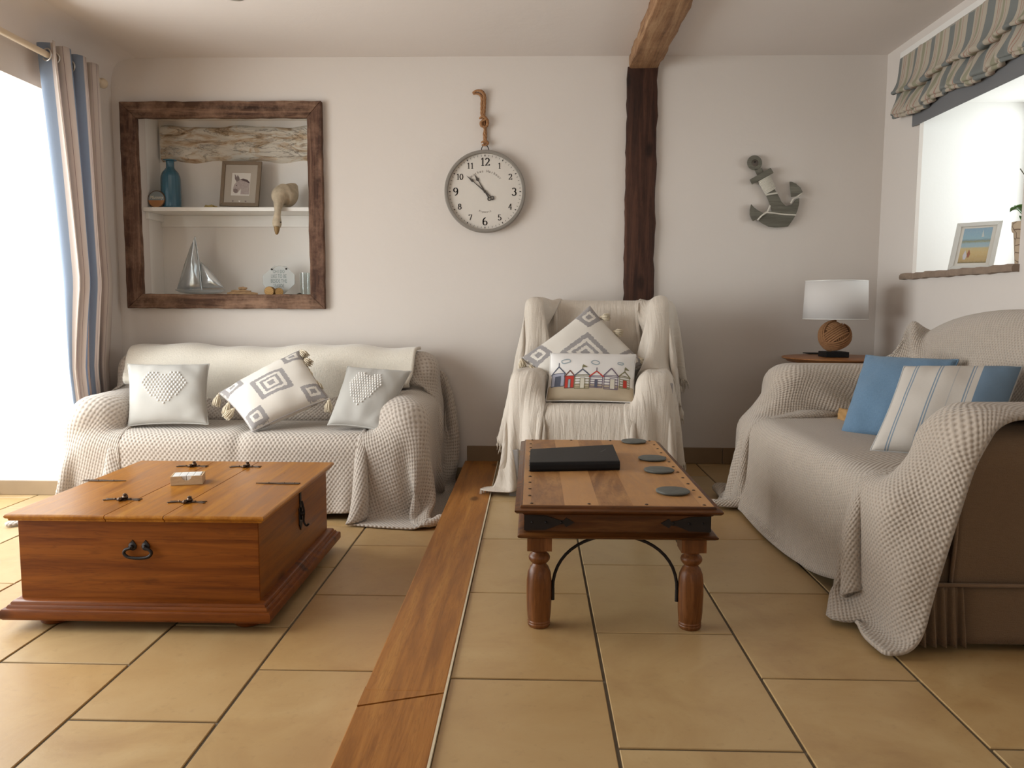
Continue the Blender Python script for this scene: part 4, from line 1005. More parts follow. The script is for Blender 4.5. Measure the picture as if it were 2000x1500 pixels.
# ================================================================ CUSHIONS
class Pillow:
    """cushion from its four corner points (bottom-left, bottom-right, top-right, top-left)"""
    def __init__(s, c, T, name, label, mat, group=None, pinch=.07, n=26, seed=0, wr=.004, flatb=.0):
        s.c = [np.array(q, float) for q in c]; s.T = T; s.p = pinch
        e1 = s.c[1] - s.c[0]; e2 = s.c[3] - s.c[0]; s.n = np.cross(e1, e2); s.n /= np.linalg.norm(s.n)
        s.w, s.h = np.linalg.norm(e1), np.linalg.norm(e2); s.seed = seed; s.wr = wr
        s.t = thing(name, sum(s.c) / 4, label, 'cushion', group)
        u = np.sin(np.linspace(-1, 1, n) * PI / 2) * .6 + np.linspace(-1, 1, n) * .4
        g = G()
        for sd in (1, -1):
            P = np.array([[s.at(a, b, 0, sd) for b in u] for a in u]); uv = np.array([[(a, b) for b in u] for a in u])
            g.grid(P, uv=uv, flip=sd < 0)
        s.body = g.build('cover', mat, s.t, smooth=180, merge=True)
        rim = [(a, -1) for a in u] + [(1, b) for b in u[1:]] + [(a, 1) for a in u[::-1][1:]] + [(-1, b) for b in u[::-1][1:-1]]
        G().tube([s.at(a, b, 0, 1) for a, b in rim], .0035, 6, closed=True).build('seam', mat if not isinstance(mat, list) else mat[0], s.t, smooth=180)
    def at(s, a, b, off=0.0, sd=1):
        A = a * (1 - s.p * (1 - b * b) * abs(a) ** 3); B = b * (1 - s.p * (1 - a * a) * abs(b) ** 3)
        U, V = (A + 1) / 2, (B + 1) / 2
        base = (1 - U) * (1 - V) * s.c[0] + U * (1 - V) * s.c[1] + U * V * s.c[2] + (1 - U) * V * s.c[3]
        h = s.T / 2 * (max(0, 1 - a ** 2) * max(0, 1 - b ** 2)) ** .42
        k = s.seed
        ed = max(abs(a), abs(b)); w = s.wr * (math.sin(7 * a + 3 * b + k) * math.sin(5 * b - 2 * a + 2 * k) + .8 * math.sin(15 * a * b + 4 * k) * ed) * (1 - ed ** 6)
        crease = s.wr * 1.6 * max(0, 1 - abs(math.sin(9 * a + k) * 1.0) * 2.2) * max(0, b) ** 2 * (1 - b ** 8)
        return base + s.n * sd * (h + w - crease + off)

def tuft_mat(name, base, grey, stripe_noise=.03):
    t = NT(name); uv = t.n('ShaderNodeTexCoord').outputs['UV']
    wob = t.n('ShaderNodeTexNoise', {'Vector': uv, 'Scale': 22.0, 'Detail': 3}).outputs['Color']
    uv = t.n('ShaderNodeVectorMath', {0: t.n('ShaderNodeVectorMath', {0: t.n('ShaderNodeVectorMath', {0: wob, 1: (.5, .5, .5)}, operation='SUBTRACT').outputs[0], 'Scale': .09}, operation='SCALE').outputs[0], 1: uv}, operation='ADD').outputs[0]
    s = t.n('ShaderNodeSeparateXYZ', {0: uv}); a = t.math('ABSOLUTE', s.outputs[0]); b = t.math('ABSOLUTE', s.outputs[1])
    d1 = t.math('MAXIMUM', a, b)
    a2 = t.math('ABSOLUTE', t.math('SUBTRACT', a, .74)); b2 = t.math('ABSOLUTE', t.math('SUBTRACT', b, .74)); d2 = t.math('MAXIMUM', a2, b2)
    r1 = t.ramp(d1, [(0, 1), (.075, 0), (.15, 1), (.215, 0), (.29, 1), (.40, 0)], 'CONSTANT')
    r2 = t.ramp(d2, [(0, 1), (.07, 0), (.135, 1), (.235, 0)], 'CONSTANT')
    k = t.math('MAXIMUM', r1, r2)
    loops = t.noise(uv, 75, 3, .7)
    c = t.mix(t.math('MULTIPLY', k, t.math('ADD', .45, t.math('MULTIPLY', loops, .9)), clamp=True), base, grey)
    h = t.math('ADD', t.math('MULTIPLY', k, t.math('ADD', .5, loops)), t.math('MULTIPLY', t.noise(uv, 260, 2), .12))
    return t.set(c, .95, 0, h, .9, .006)
M['tuft'] = tuft_mat('tufted_cream_cotton', (0.74, 0.69, 0.62), (0.40, 0.37, 0.37))
M['grey_linen'] = linen('grey_green_cotton', (0.44, 0.42, 0.385), 220, .05, .2)
M['bead'] = plain('ivory_bead', (0.80, 0.77, 0.73), 0.35)
M['tassel'] = plain('ecru_cotton_tassel', (0.66, 0.57, 0.43), 0.95, 0, 120, .15, .4)

def heart_beads(pl, cx, cy, sx, sy):
    g = G(); k = 0
    for row in range(-9, 10):
        for col in range(-9, 10):
            x = (col + (.5 if row % 2 else 0)) / 6.0; y = row / 6.4
            f_ = (x * x + (y - .02) ** 2 - .72) ** 3 - 1.0 * x * x * (y - .02) ** 3
            xx, yy = x * 1.12, y * 1.12 + .12
            if (xx * xx + yy * yy - 1) ** 3 - xx * xx * yy ** 3 <= 0:
                p = pl.at(cx + x * sx, cy + y * sy, .0015); g.ball(p, .0060, 6); k += 1
    o = g.build('bead_heart', 'bead', pl.t, smooth=180); o['kind'] = 'stuff'

def quad(y0, y1, bl, br, tr, tl, dxr=0.0):
    return [pt(*bl, y=y0), pt(*br, y=y0 + dxr), pt(*tr, y=y1 + dxr), pt(*tl, y=y1)]
p1 = Pillow(quad(4.07, 4.27, (250, 832), (407, 829), (408, 711), (249, 711)), .15, 'heart_cushion', 'grey cushion with ivory bead heart at the curtain end of the two-seat sofa', 'grey_linen', 'grey heart cushions', seed=1)
heart_beads(p1, .02, .03, .53, .53)
p3 = Pillow(quad(4.04, 4.30, (640, 830), (748, 842), (803, 725), (679, 716), -.05), .14, 'heart_cushion', 'grey cushion with ivory bead heart leaning on the right arm of the two-seat sofa', 'grey_linen', 'grey heart cushions', seed=2.4)
heart_beads(p3, -.06, .05, .50, .56)
p2 = Pillow([pt(493, 843, y=3.98), pt(643, 778, y=4.13), pt(586, 684, y=4.31), pt(428, 768, y=4.16)], .17, 'tufted_cushion', 'cream cushion with grey tufted squares and tassels, tilted on the two-seat sofa', 'tuft', 'tufted tassel cushions', seed=.5, pinch=.06)
def tassel(parent, p, d, L=.075, r=.022):
    p = np.array(p, float); d = np.array(d, float); d /= np.linalg.norm(d); g = G()
    g.tube([p, p + d * L * .15], .003, 6); hd = p + d * L * .25; g.ball(hd, .011, 8)
    e1 = np.cross(d, [.2, .9, .3]); e1 /= np.linalg.norm(e1); e2 = np.cross(d, e1)
    for k in range(26):
        a = k * 2.4; rr = r * math.sqrt((k + .5) / 26); o = math.cos(a) * e1 + math.sin(a) * e2
        g.tube([hd + o * rr * .35, hd + d * L * .32 + o * rr * .95, hd + d * L * random.uniform(.62, .78) + o * rr], [.003, .0035, .0022], 5)
    return g.build('tassel', 'tassel', parent, smooth=180)
def tz(px, py, y): return pt(px, py, y=y)
for a_, b_, d in ((-1, 1, (-.1, -.4, -1)), (-1, .50, (-.1, -.5, -1)), (-1, .16, (-.5, -.5, -.7)), (1, -1, (0, -.3, -1)), (1, 1, (.5, -.5, -.35)), (1, .66, (.7, -.7, -.3)), (1, .30, (.3, -.7, -.8)), (1, -.22, (.5, -.6, -.7))):
    tassel(p2.t, p2.at(a_, b_, .002), d)
p4 = Pillow([pt(1128, 800, y=4.10), pt(1262, 712, y=4.26), pt(1152, 598, y=4.36), pt(1018, 700, y=4.24)], .15, 'tufted_cushion', 'cream cushion with grey tufted squares, corner up, in the wing armchair', 'tuft', 'tufted tassel cushions', seed=3.3, pinch=.06)
for a_, b_, d in ((-1, 1, (.2, -.6, -.9)), (-1, .72, (.3, -.6, -.8)), (1, -1, (.3, -.6, -.9)), (1, -.72, (.7, -.4, -.8)), (1, .62, (.9, -.5, .1)), (1, .15, (1, -.5, -.1))):
    tassel(p4.t, p4.at(a_, b_, .002), d, L=.06)

# ---- beach hut cushion: painted and stitched picture laid on the cloth ------------------
t = NT('printed_canvas'); uv = t.n('ShaderNodeTexCoord').outputs['UV']; sv = t.n('ShaderNodeSeparateXYZ', {0: uv}).outputs[1]
nz = t.noise(uv, 3, 3); f_ = t.ramp(t.math('ADD', sv, t.math('MULTIPLY', t.math('SUBTRACT', nz, .5), .12)), [(0.0, 1.0), (.001, 1.0)])
sand = t.math('LESS_THAN', t.math('ADD', sv, t.math('MULTIPLY', t.math('SUBTRACT', nz, .5), .12)), -.50)
c = t.mix(sand, (.78, .75, .72), (.52, .43, .31)); M['hut_canvas'] = t.set(c, .92, 0, t.noise(uv, 220, 2), .15, .003)
p5 = Pillow([pt(1066, 783, y=3.99), pt(1239, 786, y=3.97), pt(1242, 693, y=4.13), pt(1075, 690, y=4.15)], .12, 'hut_cushion', 'white oblong cushion with a stitched row of beach huts on the wing armchair seat', 'hut_canvas', seed=5, pinch=.035, wr=.002)
thr = {'slate': (.10, .11, .15), 'red': (.52, .045, .03), 'brown': (.17, .075, .06), 'olive': (.22, .20, .11), 'rose': (.45, .20, .17), 'purple': (.16, .12, .17), 'cloud': (.34, .40, .43), 'lilac': (.40, .41, .50), 'cream': (.66, .62, .52)}
for k, v in thr.items(): M['thread_' + k] = plain('thread_' + k, v, .9)
def Hc(X, Y): return (-1 + 2 * (X - 515) / 1205.0, -1 + 2 * (1385 - Y) / 640.0)      # measured picture -> cushion face
def stroke(g, pts, w, mi=0, off=.0012, closed=False):
    if closed: pts = pts + [pts[0]]
    for (x0, y0), (x1, y1) in zip(pts[:-1], pts[1:]):
        k = max(1, int(math.hypot(x1 - x0, y1 - y0) / 40))
        L = math.hypot(x1 - x0, y1 - y0) + 1e-6; nx, ny = -(y1 - y0) / L * w / 2, (x1 - x0) / L * w / 2
        q = []
        for i in range(k + 1):
            x, y = lerp(x0, x1, i / k), lerp(y0, y1, i / k); q += [p5.at(*Hc(x + nx, y + ny), off), p5.at(*Hc(x - nx, y - ny), off)]
        g.add(q, [(2 * i, 2 * i + 1, 2 * i + 3, 2 * i + 2) for i in range(k)], mi)
def patch(g, x0, x1, y0, y1, mi=0, off=.0006, n=6):
    P = np.array([[p5.at(*Hc(lerp(x0, x1, i / n), lerp(y0, y1, j / n)), off) for j in range(n + 1)] for i in range(n + 1)]); g.grid(P, mi=mi)
def tri(g, a, b, c, mi=0, off=.0007, n=5):
    for i in range(n):
        L0, L1 = i / n, (i + 1) / n
        q = [p5.at(*Hc(lerp(a[0], b[0], L0), lerp(a[1], b[1], L0)), off), p5.at(*Hc(lerp(a[0], b[0], L1), lerp(a[1], b[1], L1)), off), p5.at(*Hc(lerp(c[0], b[0], L1), lerp(c[1], b[1], L1)), off), p5.at(*Hc(lerp(c[0], b[0], L0), lerp(c[1], b[1], L0)), off)]
        g.add(q, [(0, 1, 2, 3)], mi)
def hut(x0, x1, yb, ye, ya, wall, line, roof, stripes, door, dcol, flag=None, fill=None, sill=None):
    g = G(); ms = [fill or 'thread_cream', line, roof, dcol, wall]
    if fill: patch(g, x0, x1, yb, ye, 0)
    xm = (x0 + x1) / 2
    if wall: tri(g, (x0 + 8, ye), (xm, ya + 12), (x1 - 8, ye), 4) if False else None
    for k in range(stripes):
        y = lerp(yb, ye, (k + .5) / stripes); stroke(g, [(x0, y), (x1, y)], 9, 1, .0010)
    stroke(g, [(x0, yb), (x0, ye), (x1, ye), (x1, yb)], 9, 1, closed=True)
    stroke(g, [(x0 - 14, ye + 12), (xm, ya), (x1 + 14, ye + 12)], 15, 2, .0016)
    dx0, dx1, dy1 = door; patch(g, dx0, dx1, yb - 4, dy1, 3, .0014); stroke(g, [(dx0, yb), (dx0, dy1), (dx1, dy1), (dx1, yb)], 7, 1, .0018)
    if flag is not None:
        stroke(g, [(xm, ya), (xm, ya - 50)], 12, 1, .0016)
        if flag: stroke(g, [(xm, ya - 62), (xm + 60, ya - 30), (xm, ya - 28)], 10, 1, .0018); tri(g, (xm, ya - 62), (xm + 62, ya - 30), (xm, ya - 26), 1, .0014)
    g.build('beach_hut', [('thread_cream' if m_ is None else m_) for m_ in ms], p5.t)
hut(560, 745, 1240, 1080, 985, None, 'thread_slate', 'thread_slate', 0, (612, 690, 1120), 'thread_slate', False, 'thread_lilac')
hut(755, 880, 1265, 1118, 1045, None, 'thread_brown', 'thread_brown', 0, (800, 835, 1160), 'thread_cloud', None, 'thread_red')
hut(890, 1088, 1275, 1110, 1035, None, 'thread_olive', 'thread_slate', 5, (965, 1025, 1150), 'thread_cream', True)
hut(1100, 1268, 1262, 1120, 1060, None, 'thread_purple', 'thread_red', 5, (1165, 1200, 1172), 'thread_slate', False)
hut(1290, 1480, 1275, 1110, 1010, None, 'thread_purple', 'thread_purple', 5, (1370, 1440, 1150), 'thread_cream', None)
hut(1505, 1650, 1250, 1100, 1040, None, 'thread_olive', 'thread_olive', 5, (1555, 1610, 1150), 'thread_red', True)
for x, y, s_ in ((748, 915, 1.1), (1160, 938, 1.0), (1510, 935, .7)):
    g = G(); stroke(g, [(x + 58 * s_ * math.cos(a), y - 27 * s_ * math.sin(a) * (1 + .25 * math.sin(2 * a + x))) for a in np.linspace(0, 2 * PI, 19)[:-1]], 13, 0, .0012, True); g.build('cloud', 'thread_cloud', p5.t)

# ---- cushions on the loveseat --------------------------------------------------------------
M['blue_linen'] = linen('denim_blue_linen', (0.13, 0.225, 0.335), 90, .30, .5)
zs = .455
b5 = Pillow([pt(1640, 852, y=3.28), pt(1812, 866, y=3.02), pt(1872, 703, y=3.12), pt(1692, 694, y=3.42)], .15, 'plain_cushion', 'plain denim-blue cushion leaning on the loveseat back', 'blue_linen', seed=2, pinch=.045)
t = NT('ticking_stripe_linen'); uv = t.n('ShaderNodeTexCoord').outputs['UV']; su = t.n('ShaderNodeSeparateXYZ', {0: uv}).outputs[0]
q = t.math('MULTIPLY_ADD', su, .5, .5)
st_ = t.ramp(q, [(0, 0), (.115, 1), (.127, 0), (.137, 1), (.150, 0), (.335, 1), (.347, 0), (.357, 1), (.368, 0), (.50, .35), (.507, 0), (.615, 1), (.627, 0), (.637, 1), (.648, 0)], 'CONSTANT')
c = t.mix(st_, (.62, .56, .49), (.20, .27, .34)); th_ = t.noise(t.n('ShaderNodeMapping', {0: uv, 'Scale': (.1, 1, 1)}).outputs[0], 200, 2)
c = t.mix(t.math('GREATER_THAN', q, .70), c, (.13, .225, .335)); c = t.mix(t.math('MULTIPLY', th_, .3), c, (.35, .36, .38))
M['ticking'] = t.set(c, .93, 0, th_, .35, .003)
b6 = Pillow([pt(1700, 880, y=2.82), pt(1935, 905, y=2.66), pt(1997, 716, y=2.76), pt(1766, 716, y=2.96)], .17, 'striped_cushion', 'cream cushion with fine blue stripes and a blue end panel on the loveseat', 'ticking', seed=4, pinch=.04)
sm = Pillow([pt(1634, 838, y=3.62), pt(1668, 842, y=3.50), pt(1672, 800, y=3.56), pt(1640, 798, y=3.68)], .05, 'small_cushion', 'small mustard-tan cushion peeping out behind the denim-blue cushion', plain('mustard_cloth', (.42, .24, .09), .9, 0, 200), seed=1)

# ================================================================ CURTAIN AND BLIND
t = NT('striped_curtain_cloth'); uv = t.n('ShaderNodeTexCoord').outputs['UV']; su = t.n('ShaderNodeSeparateXYZ', {0: uv}).outputs[0]
q = t.math('FRACT', t.math('DIVIDE', t.math('ADD', su, .24), .32))
c = t.mix(t.ramp(q, [(0, 1), (.27, 0)], 'CONSTANT'), (.74, .66, .61), (.34, .40, .50))
c = t.mix(t.ramp(q, [(0, 0), (.34, 1), (.352, 0), (.50, .6), (.51, 0), (.63, 1), (.642, 0), (.83, 1), (.842, 0)], 'CONSTANT'), c, (.36, .27, .27))
c = t.mix(t.ramp(q, [(0, 0), (.42, .5), (.47, 0), (.72, .5), (.77, 0)], 'CONSTANT'), c, (.70, .64, .56))
df = t.n('ShaderNodeBsdfDiffuse', {0: c}); tr_ = t.n('ShaderNodeBsdfTranslucent', {0: c}); mx = t.n('ShaderNodeMixShader', {0: .42, 1: df.outputs[0], 2: tr_.outputs[0]})
t.link(mx.outputs[0], t.out.inputs[0]); M['curtain'] = t.m
cu = thing('curtain', (-2.42, 4.2, ZL), 'blue and cream striped eyelet curtain gathered beside the glazed door', 'curtain')
nz_, nf = 40, 110; P = np.zeros((nf, nz_, 3)); folds = 3.4
for i in range(nf):
    for j in range(nz_):
        s_ = i / (nf - 1); h = j / (nz_ - 1); z = lerp(2.235, ZL + .015, h)
        ya, yb = lerp(4.00, 4.25, min(1, h * 1.15) ** 1.2), lerp(4.455, 4.60, min(1, h * 1.1))
        ph = s_ * folds * 2 * PI + .5 * math.sin(3 * s_ + h * 1.2)
        amp = lerp(.052, .040, h) * (1 + .2 * math.sin(i * .1))
        k_ = min(1, max(0, (h - .50) / .2)); amp = lerp(amp, .020, k_)
        P[i, j] = (lerp(-2.415, -2.470, k_) + amp * math.cos(ph) + .012 * (1 - k_) * math.sin(h * 5 + s_ * 3), lerp(ya, yb, s_) + .018 * math.sin(2 * ph), z)
uv = np.stack(np.meshgrid(np.linspace(.0, 1.45, nf), np.linspace(0, 2.3, nz_), indexing='ij'), -1)
G().grid(P, uv=uv).build('cloth', 'curtain', cu, smooth=180, thick=.003)
for k in range(9):
    s_ = (k + .5) / 9; y = lerp(4.0, 4.455, s_)
    G().tube([(-2.41 + .028 * math.cos(a), y + .35 * .028 * math.cos(a) * (1 if k % 2 else -1), 2.175 + .028 * math.sin(a)) for a in np.linspace(0, 2 * PI, 25)[:-1]], .0045, 6, closed=True).build('eyelet', 'steel', cu, smooth=180)
rd = thing('curtain_rod', (-2.41, 4.5, 2.175), 'cream wooden curtain pole with ball finial above the glazed door', 'curtain pole')
G().tube([(-2.41, 1.5, 2.175), (-2.41, 4.49, 2.175)], .0155, 16).build('pole', 'rod', rd, smooth=50)
G().lathe([(.010, 0), (.017, .004), (.017, .010), (.012, .014), (.012, .020), (.022, .030), (.028, .046), (.026, .062), (.016, .074), (0, .078)], (0, 0, 0), 20).build('finial', 'rod', rd, smooth=50)
fi = [o for o in rd.children if o.name.startswith('finial')][0]
for v in fi.data.vertices:
    x, y, z = v.co + Vector(rd['_at']); v.co = Vector((-2.41 + x, 4.488 + z, 2.175 + y)) - Vector(rd['_at'])
for y in (1.7, 4.475): G().box((XL + .001, y - .012, 2.15), (-2.40, y + .012, 2.163)).tube([(-2.41 + .018 * math.cos(a), y, 2.175 + .018 * math.sin(a)) for a in np.linspace(0, 2 * PI, 21)[:-1]], .004, 6, closed=True).build('bracket', 'rod', rd, smooth=50)

# roman blind
t = NT('striped_blind_cloth'); uv = t.n('ShaderNodeTexCoord').outputs['UV']; su = t.n('ShaderNodeSeparateXYZ', {0: uv}).outputs[0]
q = t.math('FRACT', t.math('DIVIDE', su, .175))
c = t.mix(t.ramp(q, [(0, 1), (.27, 0)], 'CONSTANT'), (.44, .385, .31), (.19, .20, .19))
c = t.mix(t.ramp(q, [(0, 0), (.38, 1), (.41, 0), (.47, 1), (.49, 0), (.60, 1), (.70, 0), (.80, 1), (.82, 0)], 'CONSTANT'), c, (.36, .20, .16))
c = t.mix(t.ramp(q, [(0, 0), (.60, 1), (.72, 0)], 'CONSTANT'), c, (.30, .285, .20))
M['blind'] = t.set(c, .93, 0, t.noise(uv, 300, 2), .15, .002)
bl = thing('roman_blind', (1.98, 4.0, 1.95), 'striped roman blind bunched up above the window in the right wall', 'blind')
BY0, BY1 = 3.20, 4.60; ny = 120; sag = lambda y: .5 + .5 * math.cos((y - BY1) / .62 * 2 * PI)
prof = [(0, 2.325, 0), (.008, 2.30, 0), (.012, 2.24, 0), (.018, 2.18, .2), (.030, 2.135, .5), (.040, 2.115, .8), (.030, 2.105, 1), (.010, 2.112, 1), (.012, 2.10, .8), (.024, 2.07, .5), (.034, 2.04, .7), (.044, 2.005, 1), (.040, 1.992, 1), (.022, 1.992, 1), (.016, 2.004, 1), (.024, 2.006, 1), (.032, 1.992, 1), (.034, 1.980, 1), (.026, 1.974, 1), (.012, 1.980, 1)]
P = np.zeros((ny, len(prof) * 3 - 2, 3)); 
for i in range(ny):
    y = lerp(BY1, BY0, i / (ny - 1)); w = .5 + .5 * math.cos((BY1 - y) / .56 * 2 * PI)     # 1 at cords, 0 mid swag
    row = []
    for x, z, k in prof:
        wave = .010 * k * math.sin(i * .9 + z * 30) + .006 * math.sin(i * .37)
        row.append(np.array([XR - .016 - x * (1.1 + .5 * (1 - w)) - wave, y + .006 * k * math.sin(z * 60 + i * .2), z - k * .030 * (1 - w) + .010 * k]))
    P[i] = np.array(smoothpath(row, 3))
uvb = np.stack(np.meshgrid(np.linspace(0, 1.40, ny), np.linspace(0, .6, P.shape[1]), indexing='ij'), -1)
G().grid(P, uv=uvb).build('fabric', 'blind', bl, smooth=180, thick=.003)
G().box((XR - .035, BY0 + .03, 2.30), (XR, BY1 - .02, 2.33)).build('head_rail', 'white', bl)
G().box((XR - .022, 3.22, 1.905), (XR - .012, 4.43, 2.05)).build('lining_bar', plain('grey_lining', (.17, .17, .175), .9), bl, bevel=.003)
# ================================================================ WALL PIECES AND ORNAMENTS
yz = lambda y0: (lambda a, b, d: (a, y0 - d, b))         # flat picture plane facing the room at depth y0
# reclaimed timber frame round the niche, four mitred boards
fr = thing('niche_frame', (-1.85, YB, .93), 'rough reclaimed timber frame around the wall niche above the two-seat sofa', 'frame')
ox0, ox1, oz0, oz1 = -2.449, -1.250, .925, 2.137; ix0, ix1, iz0, iz1 = -2.352, -1.336, 1.012, 2.043
def board(a, b, c, d, mat, nseg=22):
    """a-b outer edge, d-c inner edge; slightly worn outline"""
    a, b, c, d = [np.array(q, float) for q in (a, b, c, d)]
    k = random.random() * 9
    o = [lerp(a, b, i / nseg) for i in range(nseg + 1)]; n_ = [lerp(d, c, i / nseg) for i in range(nseg + 1)]
    ax = 0 if abs(b[0] - a[0]) > abs(b[1] - a[1]) else 1
    for i in range(1, nseg):
        o[i][1 - ax] +=   .0012 * math.sin(i * .9 + k) + .0012 * math.sin(i * 2.7 + k); n_[i][1 - ax] +=  .0015 * math.sin(i * .7 + k * 2) + .0012 * math.sin(i * 2.1)
    G().prism(o + n_[::-1], yz(YB), .0005, .040).build('frame_board', mat, fr, bevel=.004, seg=2)
board((ox0, oz1), (ox1, oz1), (ix1, iz1), (ix0, iz1), 'drift_x'); board((ox0, oz0), (ox1, oz0), (ix1, iz0), (ix0, iz0), 'drift_x')
board((ox0, oz0), (ox0, oz1), (ix0, iz1), (ix0, iz0), 'drift_z'); board((ox1, oz0), (ox1, oz1), (ix1, iz1), (ix1, iz0), 'drift_z')

# ---- things in the niche ------------------------------------------------------------------
SHZ, FLZ = 1.5365, NZ0 + .0005
t = NT('blue_ribbed_glass'); t.set((.045, .16, .24), .12, 0, t.math('SINE', t.math('MULTIPLY', t.n('ShaderNodeTexCoord').outputs['Object'], 1)), .0, .001)
t.b.inputs['Transmission Weight'].default_value = .25; t.b.inputs['Coat Weight'].default_value = .4; M['blue_glass'] = t.m
bc_ = pt(335, 400, y=5.0); bo = thing('bottle', (bc_[0], 5.0, SHZ), 'tall ribbed blue glass bottle on the niche shelf', 'bottle')
pr = [(.0, 0), (.052, 0), (.058, .006), (.059, .02), (.058, .18), (.056, .20), (.047, .225), (.032, .242), (.025, .252), (.0235, .262), (.0235, .288), (.026, .293)]
g = G().lathe(pr, (bc_[0], 5.0, SHZ), 72)
g.v = [(bc_[0] + (x - bc_[0]) * (1 + .018 * math.cos(18 * math.atan2(y - 5, x - bc_[0]))), 5 + (y - 5) * (1 + .018 * math.cos(18 * math.atan2(y - 5, x - bc_[0]))), z) for x, y, z in g.v]
g.build('body', 'blue_glass', bo, smooth=50)
G().lathe([(.022, .292), (.040, .297), (.041, .302), (.034, .304), (.022, .303), (.018, .28)], (bc_[0], 5.0, SHZ), 40).build('rim', 'blue_glass', bo, smooth=50)
# round painted wooden disc
c = pt(306, 384, y=4.94); R_ = .054
dk = thing('wooden_disc', (c[0], 4.94, SHZ), 'small round wooden ornament with pale lettering beside the blue bottle', 'ornament')
dc = (c[0], 4.94, SHZ + R_ + .001)
F_ = lambda a, b, d: (dc[0] + a, dc[1] - d + b * .12, dc[2] + b)
G().prism(circle(0, 0, R_, 36), F_, -.012, .006).build('disc', plain('dark_bark', (.10, .055, .03), .8, 0, 60), dk, bevel=.0015, smooth=40)
up = [(R_ * .9 * math.cos(a), R_ * .9 * math.sin(a)) for a in np.linspace(-.12, PI + .12, 24)]
lo = [(R_ * .9 * math.cos(a), R_ * .9 * math.sin(a)) for a in np.linspace(PI + .12, 2 * PI - .12, 24)]
G().prism(up, F_, .006, .0065).build('painted_sky', plain('grey_blue_paint', (.23, .27, .28), .7), dk)
G().prism(lo, F_, .006, .0065).build('bare_wood', plain('orange_wood', (.42, .19, .07), .6, 0, 30), dk)
v_, f__ = text_mesh('t', 'Mummy', .030, None, None, lambda a, b, d: F_(a, b + .001, .0072), sx=.85, shear=.3); G().add(v_, f__).build('lettering', plain('cream_paint', (.75, .70, .6), .7), dk)
# little coil of yellow straw
c = pt(411, 399, y=4.95); g = G()
for k in range(5): g.tube(smoothpath([(c[0] + .045 * math.cos(a) * (1 - .1 * k), 4.95 + .02 * math.sin(a), SHZ + .005 + .003 * k + .003 * math.sin(3 * a + k)) for a in np.linspace(0, 5.4, 9)], 3), .0035, 5)
o = g.build('straw_coil', plain('straw', (.45, .34, .12), .9), origin=(c[0], 4.95, SHZ), smooth=60); tag(o, 'small coil of yellow straw on the niche shelf left of the donkey print', 'ornament')

def picture(name, label, corners, border, mat, matc, depth, inner, art, artw=None, mount=None):
    """framed picture from its four corners (bl, br, tr, tl)"""
    c = [np.array(q, float) for q in corners]; n = np.cross(c[1] - c[0], c[3] - c[0]); n /= np.linalg.norm(n)
    S = lambda a, b, d=0: (1 - a) * (1 - b) * c[0] + a * (1 - b) * c[1] + a * b * c[2] + (1 - a) * b * c[3] + n * d
    W_, H_ = np.linalg.norm(c[1] - c[0]), np.linalg.norm(c[3] - c[0]); t = thing(name, sum(c[:2]) / 2, label, 'picture')
    bx_, by_ = border / W_, border / H_
    for q in ([(0, 0), (1, 0), (1 - bx_, by_), (bx_, by_)], [(1, 0), (1, 1), (1 - bx_, 1 - by_), (1 - bx_, by_)], [(1, 1), (0, 1), (bx_, 1 - by_), (1 - bx_, 1 - by_)], [(0, 1), (0, 0), (bx_, by_), (bx_, 1 - by_)]):
        G().prism(q, lambda a, b, d: S(a, b, d), -depth, 0).build('frame_side', mat, t, bevel=.0015)
    G().prism([(bx_, by_), (1 - bx_, by_), (1 - bx_, 1 - by_), (bx_, 1 - by_)], lambda a, b, d: S(a, b, d), -depth * .8, -depth * .45).build('mount', matc, t)
    return t, S, W_, H_
# donkey print
t_, S, W_, H_ = picture('donkey_print', 'taupe framed pencil drawing of a donkey on the niche shelf', [pt(428, 401.5, y=4.955), pt(504, 403.5, y=4.955), pt(511, 315, y=5.01), pt(434, 314, y=5.01)], .022, plain('taupe_frame', (.20, .145, .095), .6, 0, 40, .2), plain('beige_mount', (.42, .37, .31), .9), .016, None, None)
q = [(.27, .24), (.74, .24), (.74, .74), (.27, .74)]; G().prism(q, lambda a, b, d: S(a, b, d), -.0072, -.0066).build('paper', plain('ivory_paper', (.66, .63, .58), .9), t_)
def poly(S, pts, d, name, mat, par): 
    g = G(); cx, cy = sum(p[0] for p in pts) / len(pts), sum(p[1] for p in pts) / len(pts)
    g.prism(pts, lambda a, b, dd: S(a, b, dd), d, d + .0003); return g.build(name, mat, par)
dg_, dl_, dd_ = plain('pencil_grey', (.22, .175, .165), .9, 0, 90, .4), plain('pencil_pale', (.40, .34, .32), .9, 0, 90, .3), plain('pencil_dark', (.10, .07, .07), .9)
# measured drawing box: x 785..940, y 505..712
D_ = lambda x, y: (.27 + .47 * (x - 785) / 155.0, .24 + .50 * (712 - y) / 207.0)
body = [(808, 612), (800, 650), (802, 675), (818, 692), (838, 690), (852, 668), (866, 650), (866, 700), (936, 700), (936, 592), (912, 572), (880, 562), (852, 568), (842, 560), (828, 585)]
poly(S, [D_(*p) for p in body], -.0064, 'donkey', dl_, t_)
poly(S, [D_(*p) for p in [(828, 590), (810, 560), (806, 515), (822, 535), (838, 575)]], -.0061, 'ear', dg_, t_)
poly(S, [D_(*p) for p in [(838, 578), (826, 545), (830, 522), (846, 545), (852, 572)]], -.0061, 'ear', dg_, t_)
poly(S, [D_(*p) for p in [(850, 566), (880, 556), (915, 566), (936, 588), (934, 600), (905, 584), (870, 572)]], -.0061, 'mane', dd_, t_)
poly(S, [D_(*p) for p in [(803, 655), (806, 678), (820, 690), (836, 688), (846, 670), (836, 655), (818, 648)]], -.0060, 'muzzle', dg_, t_)
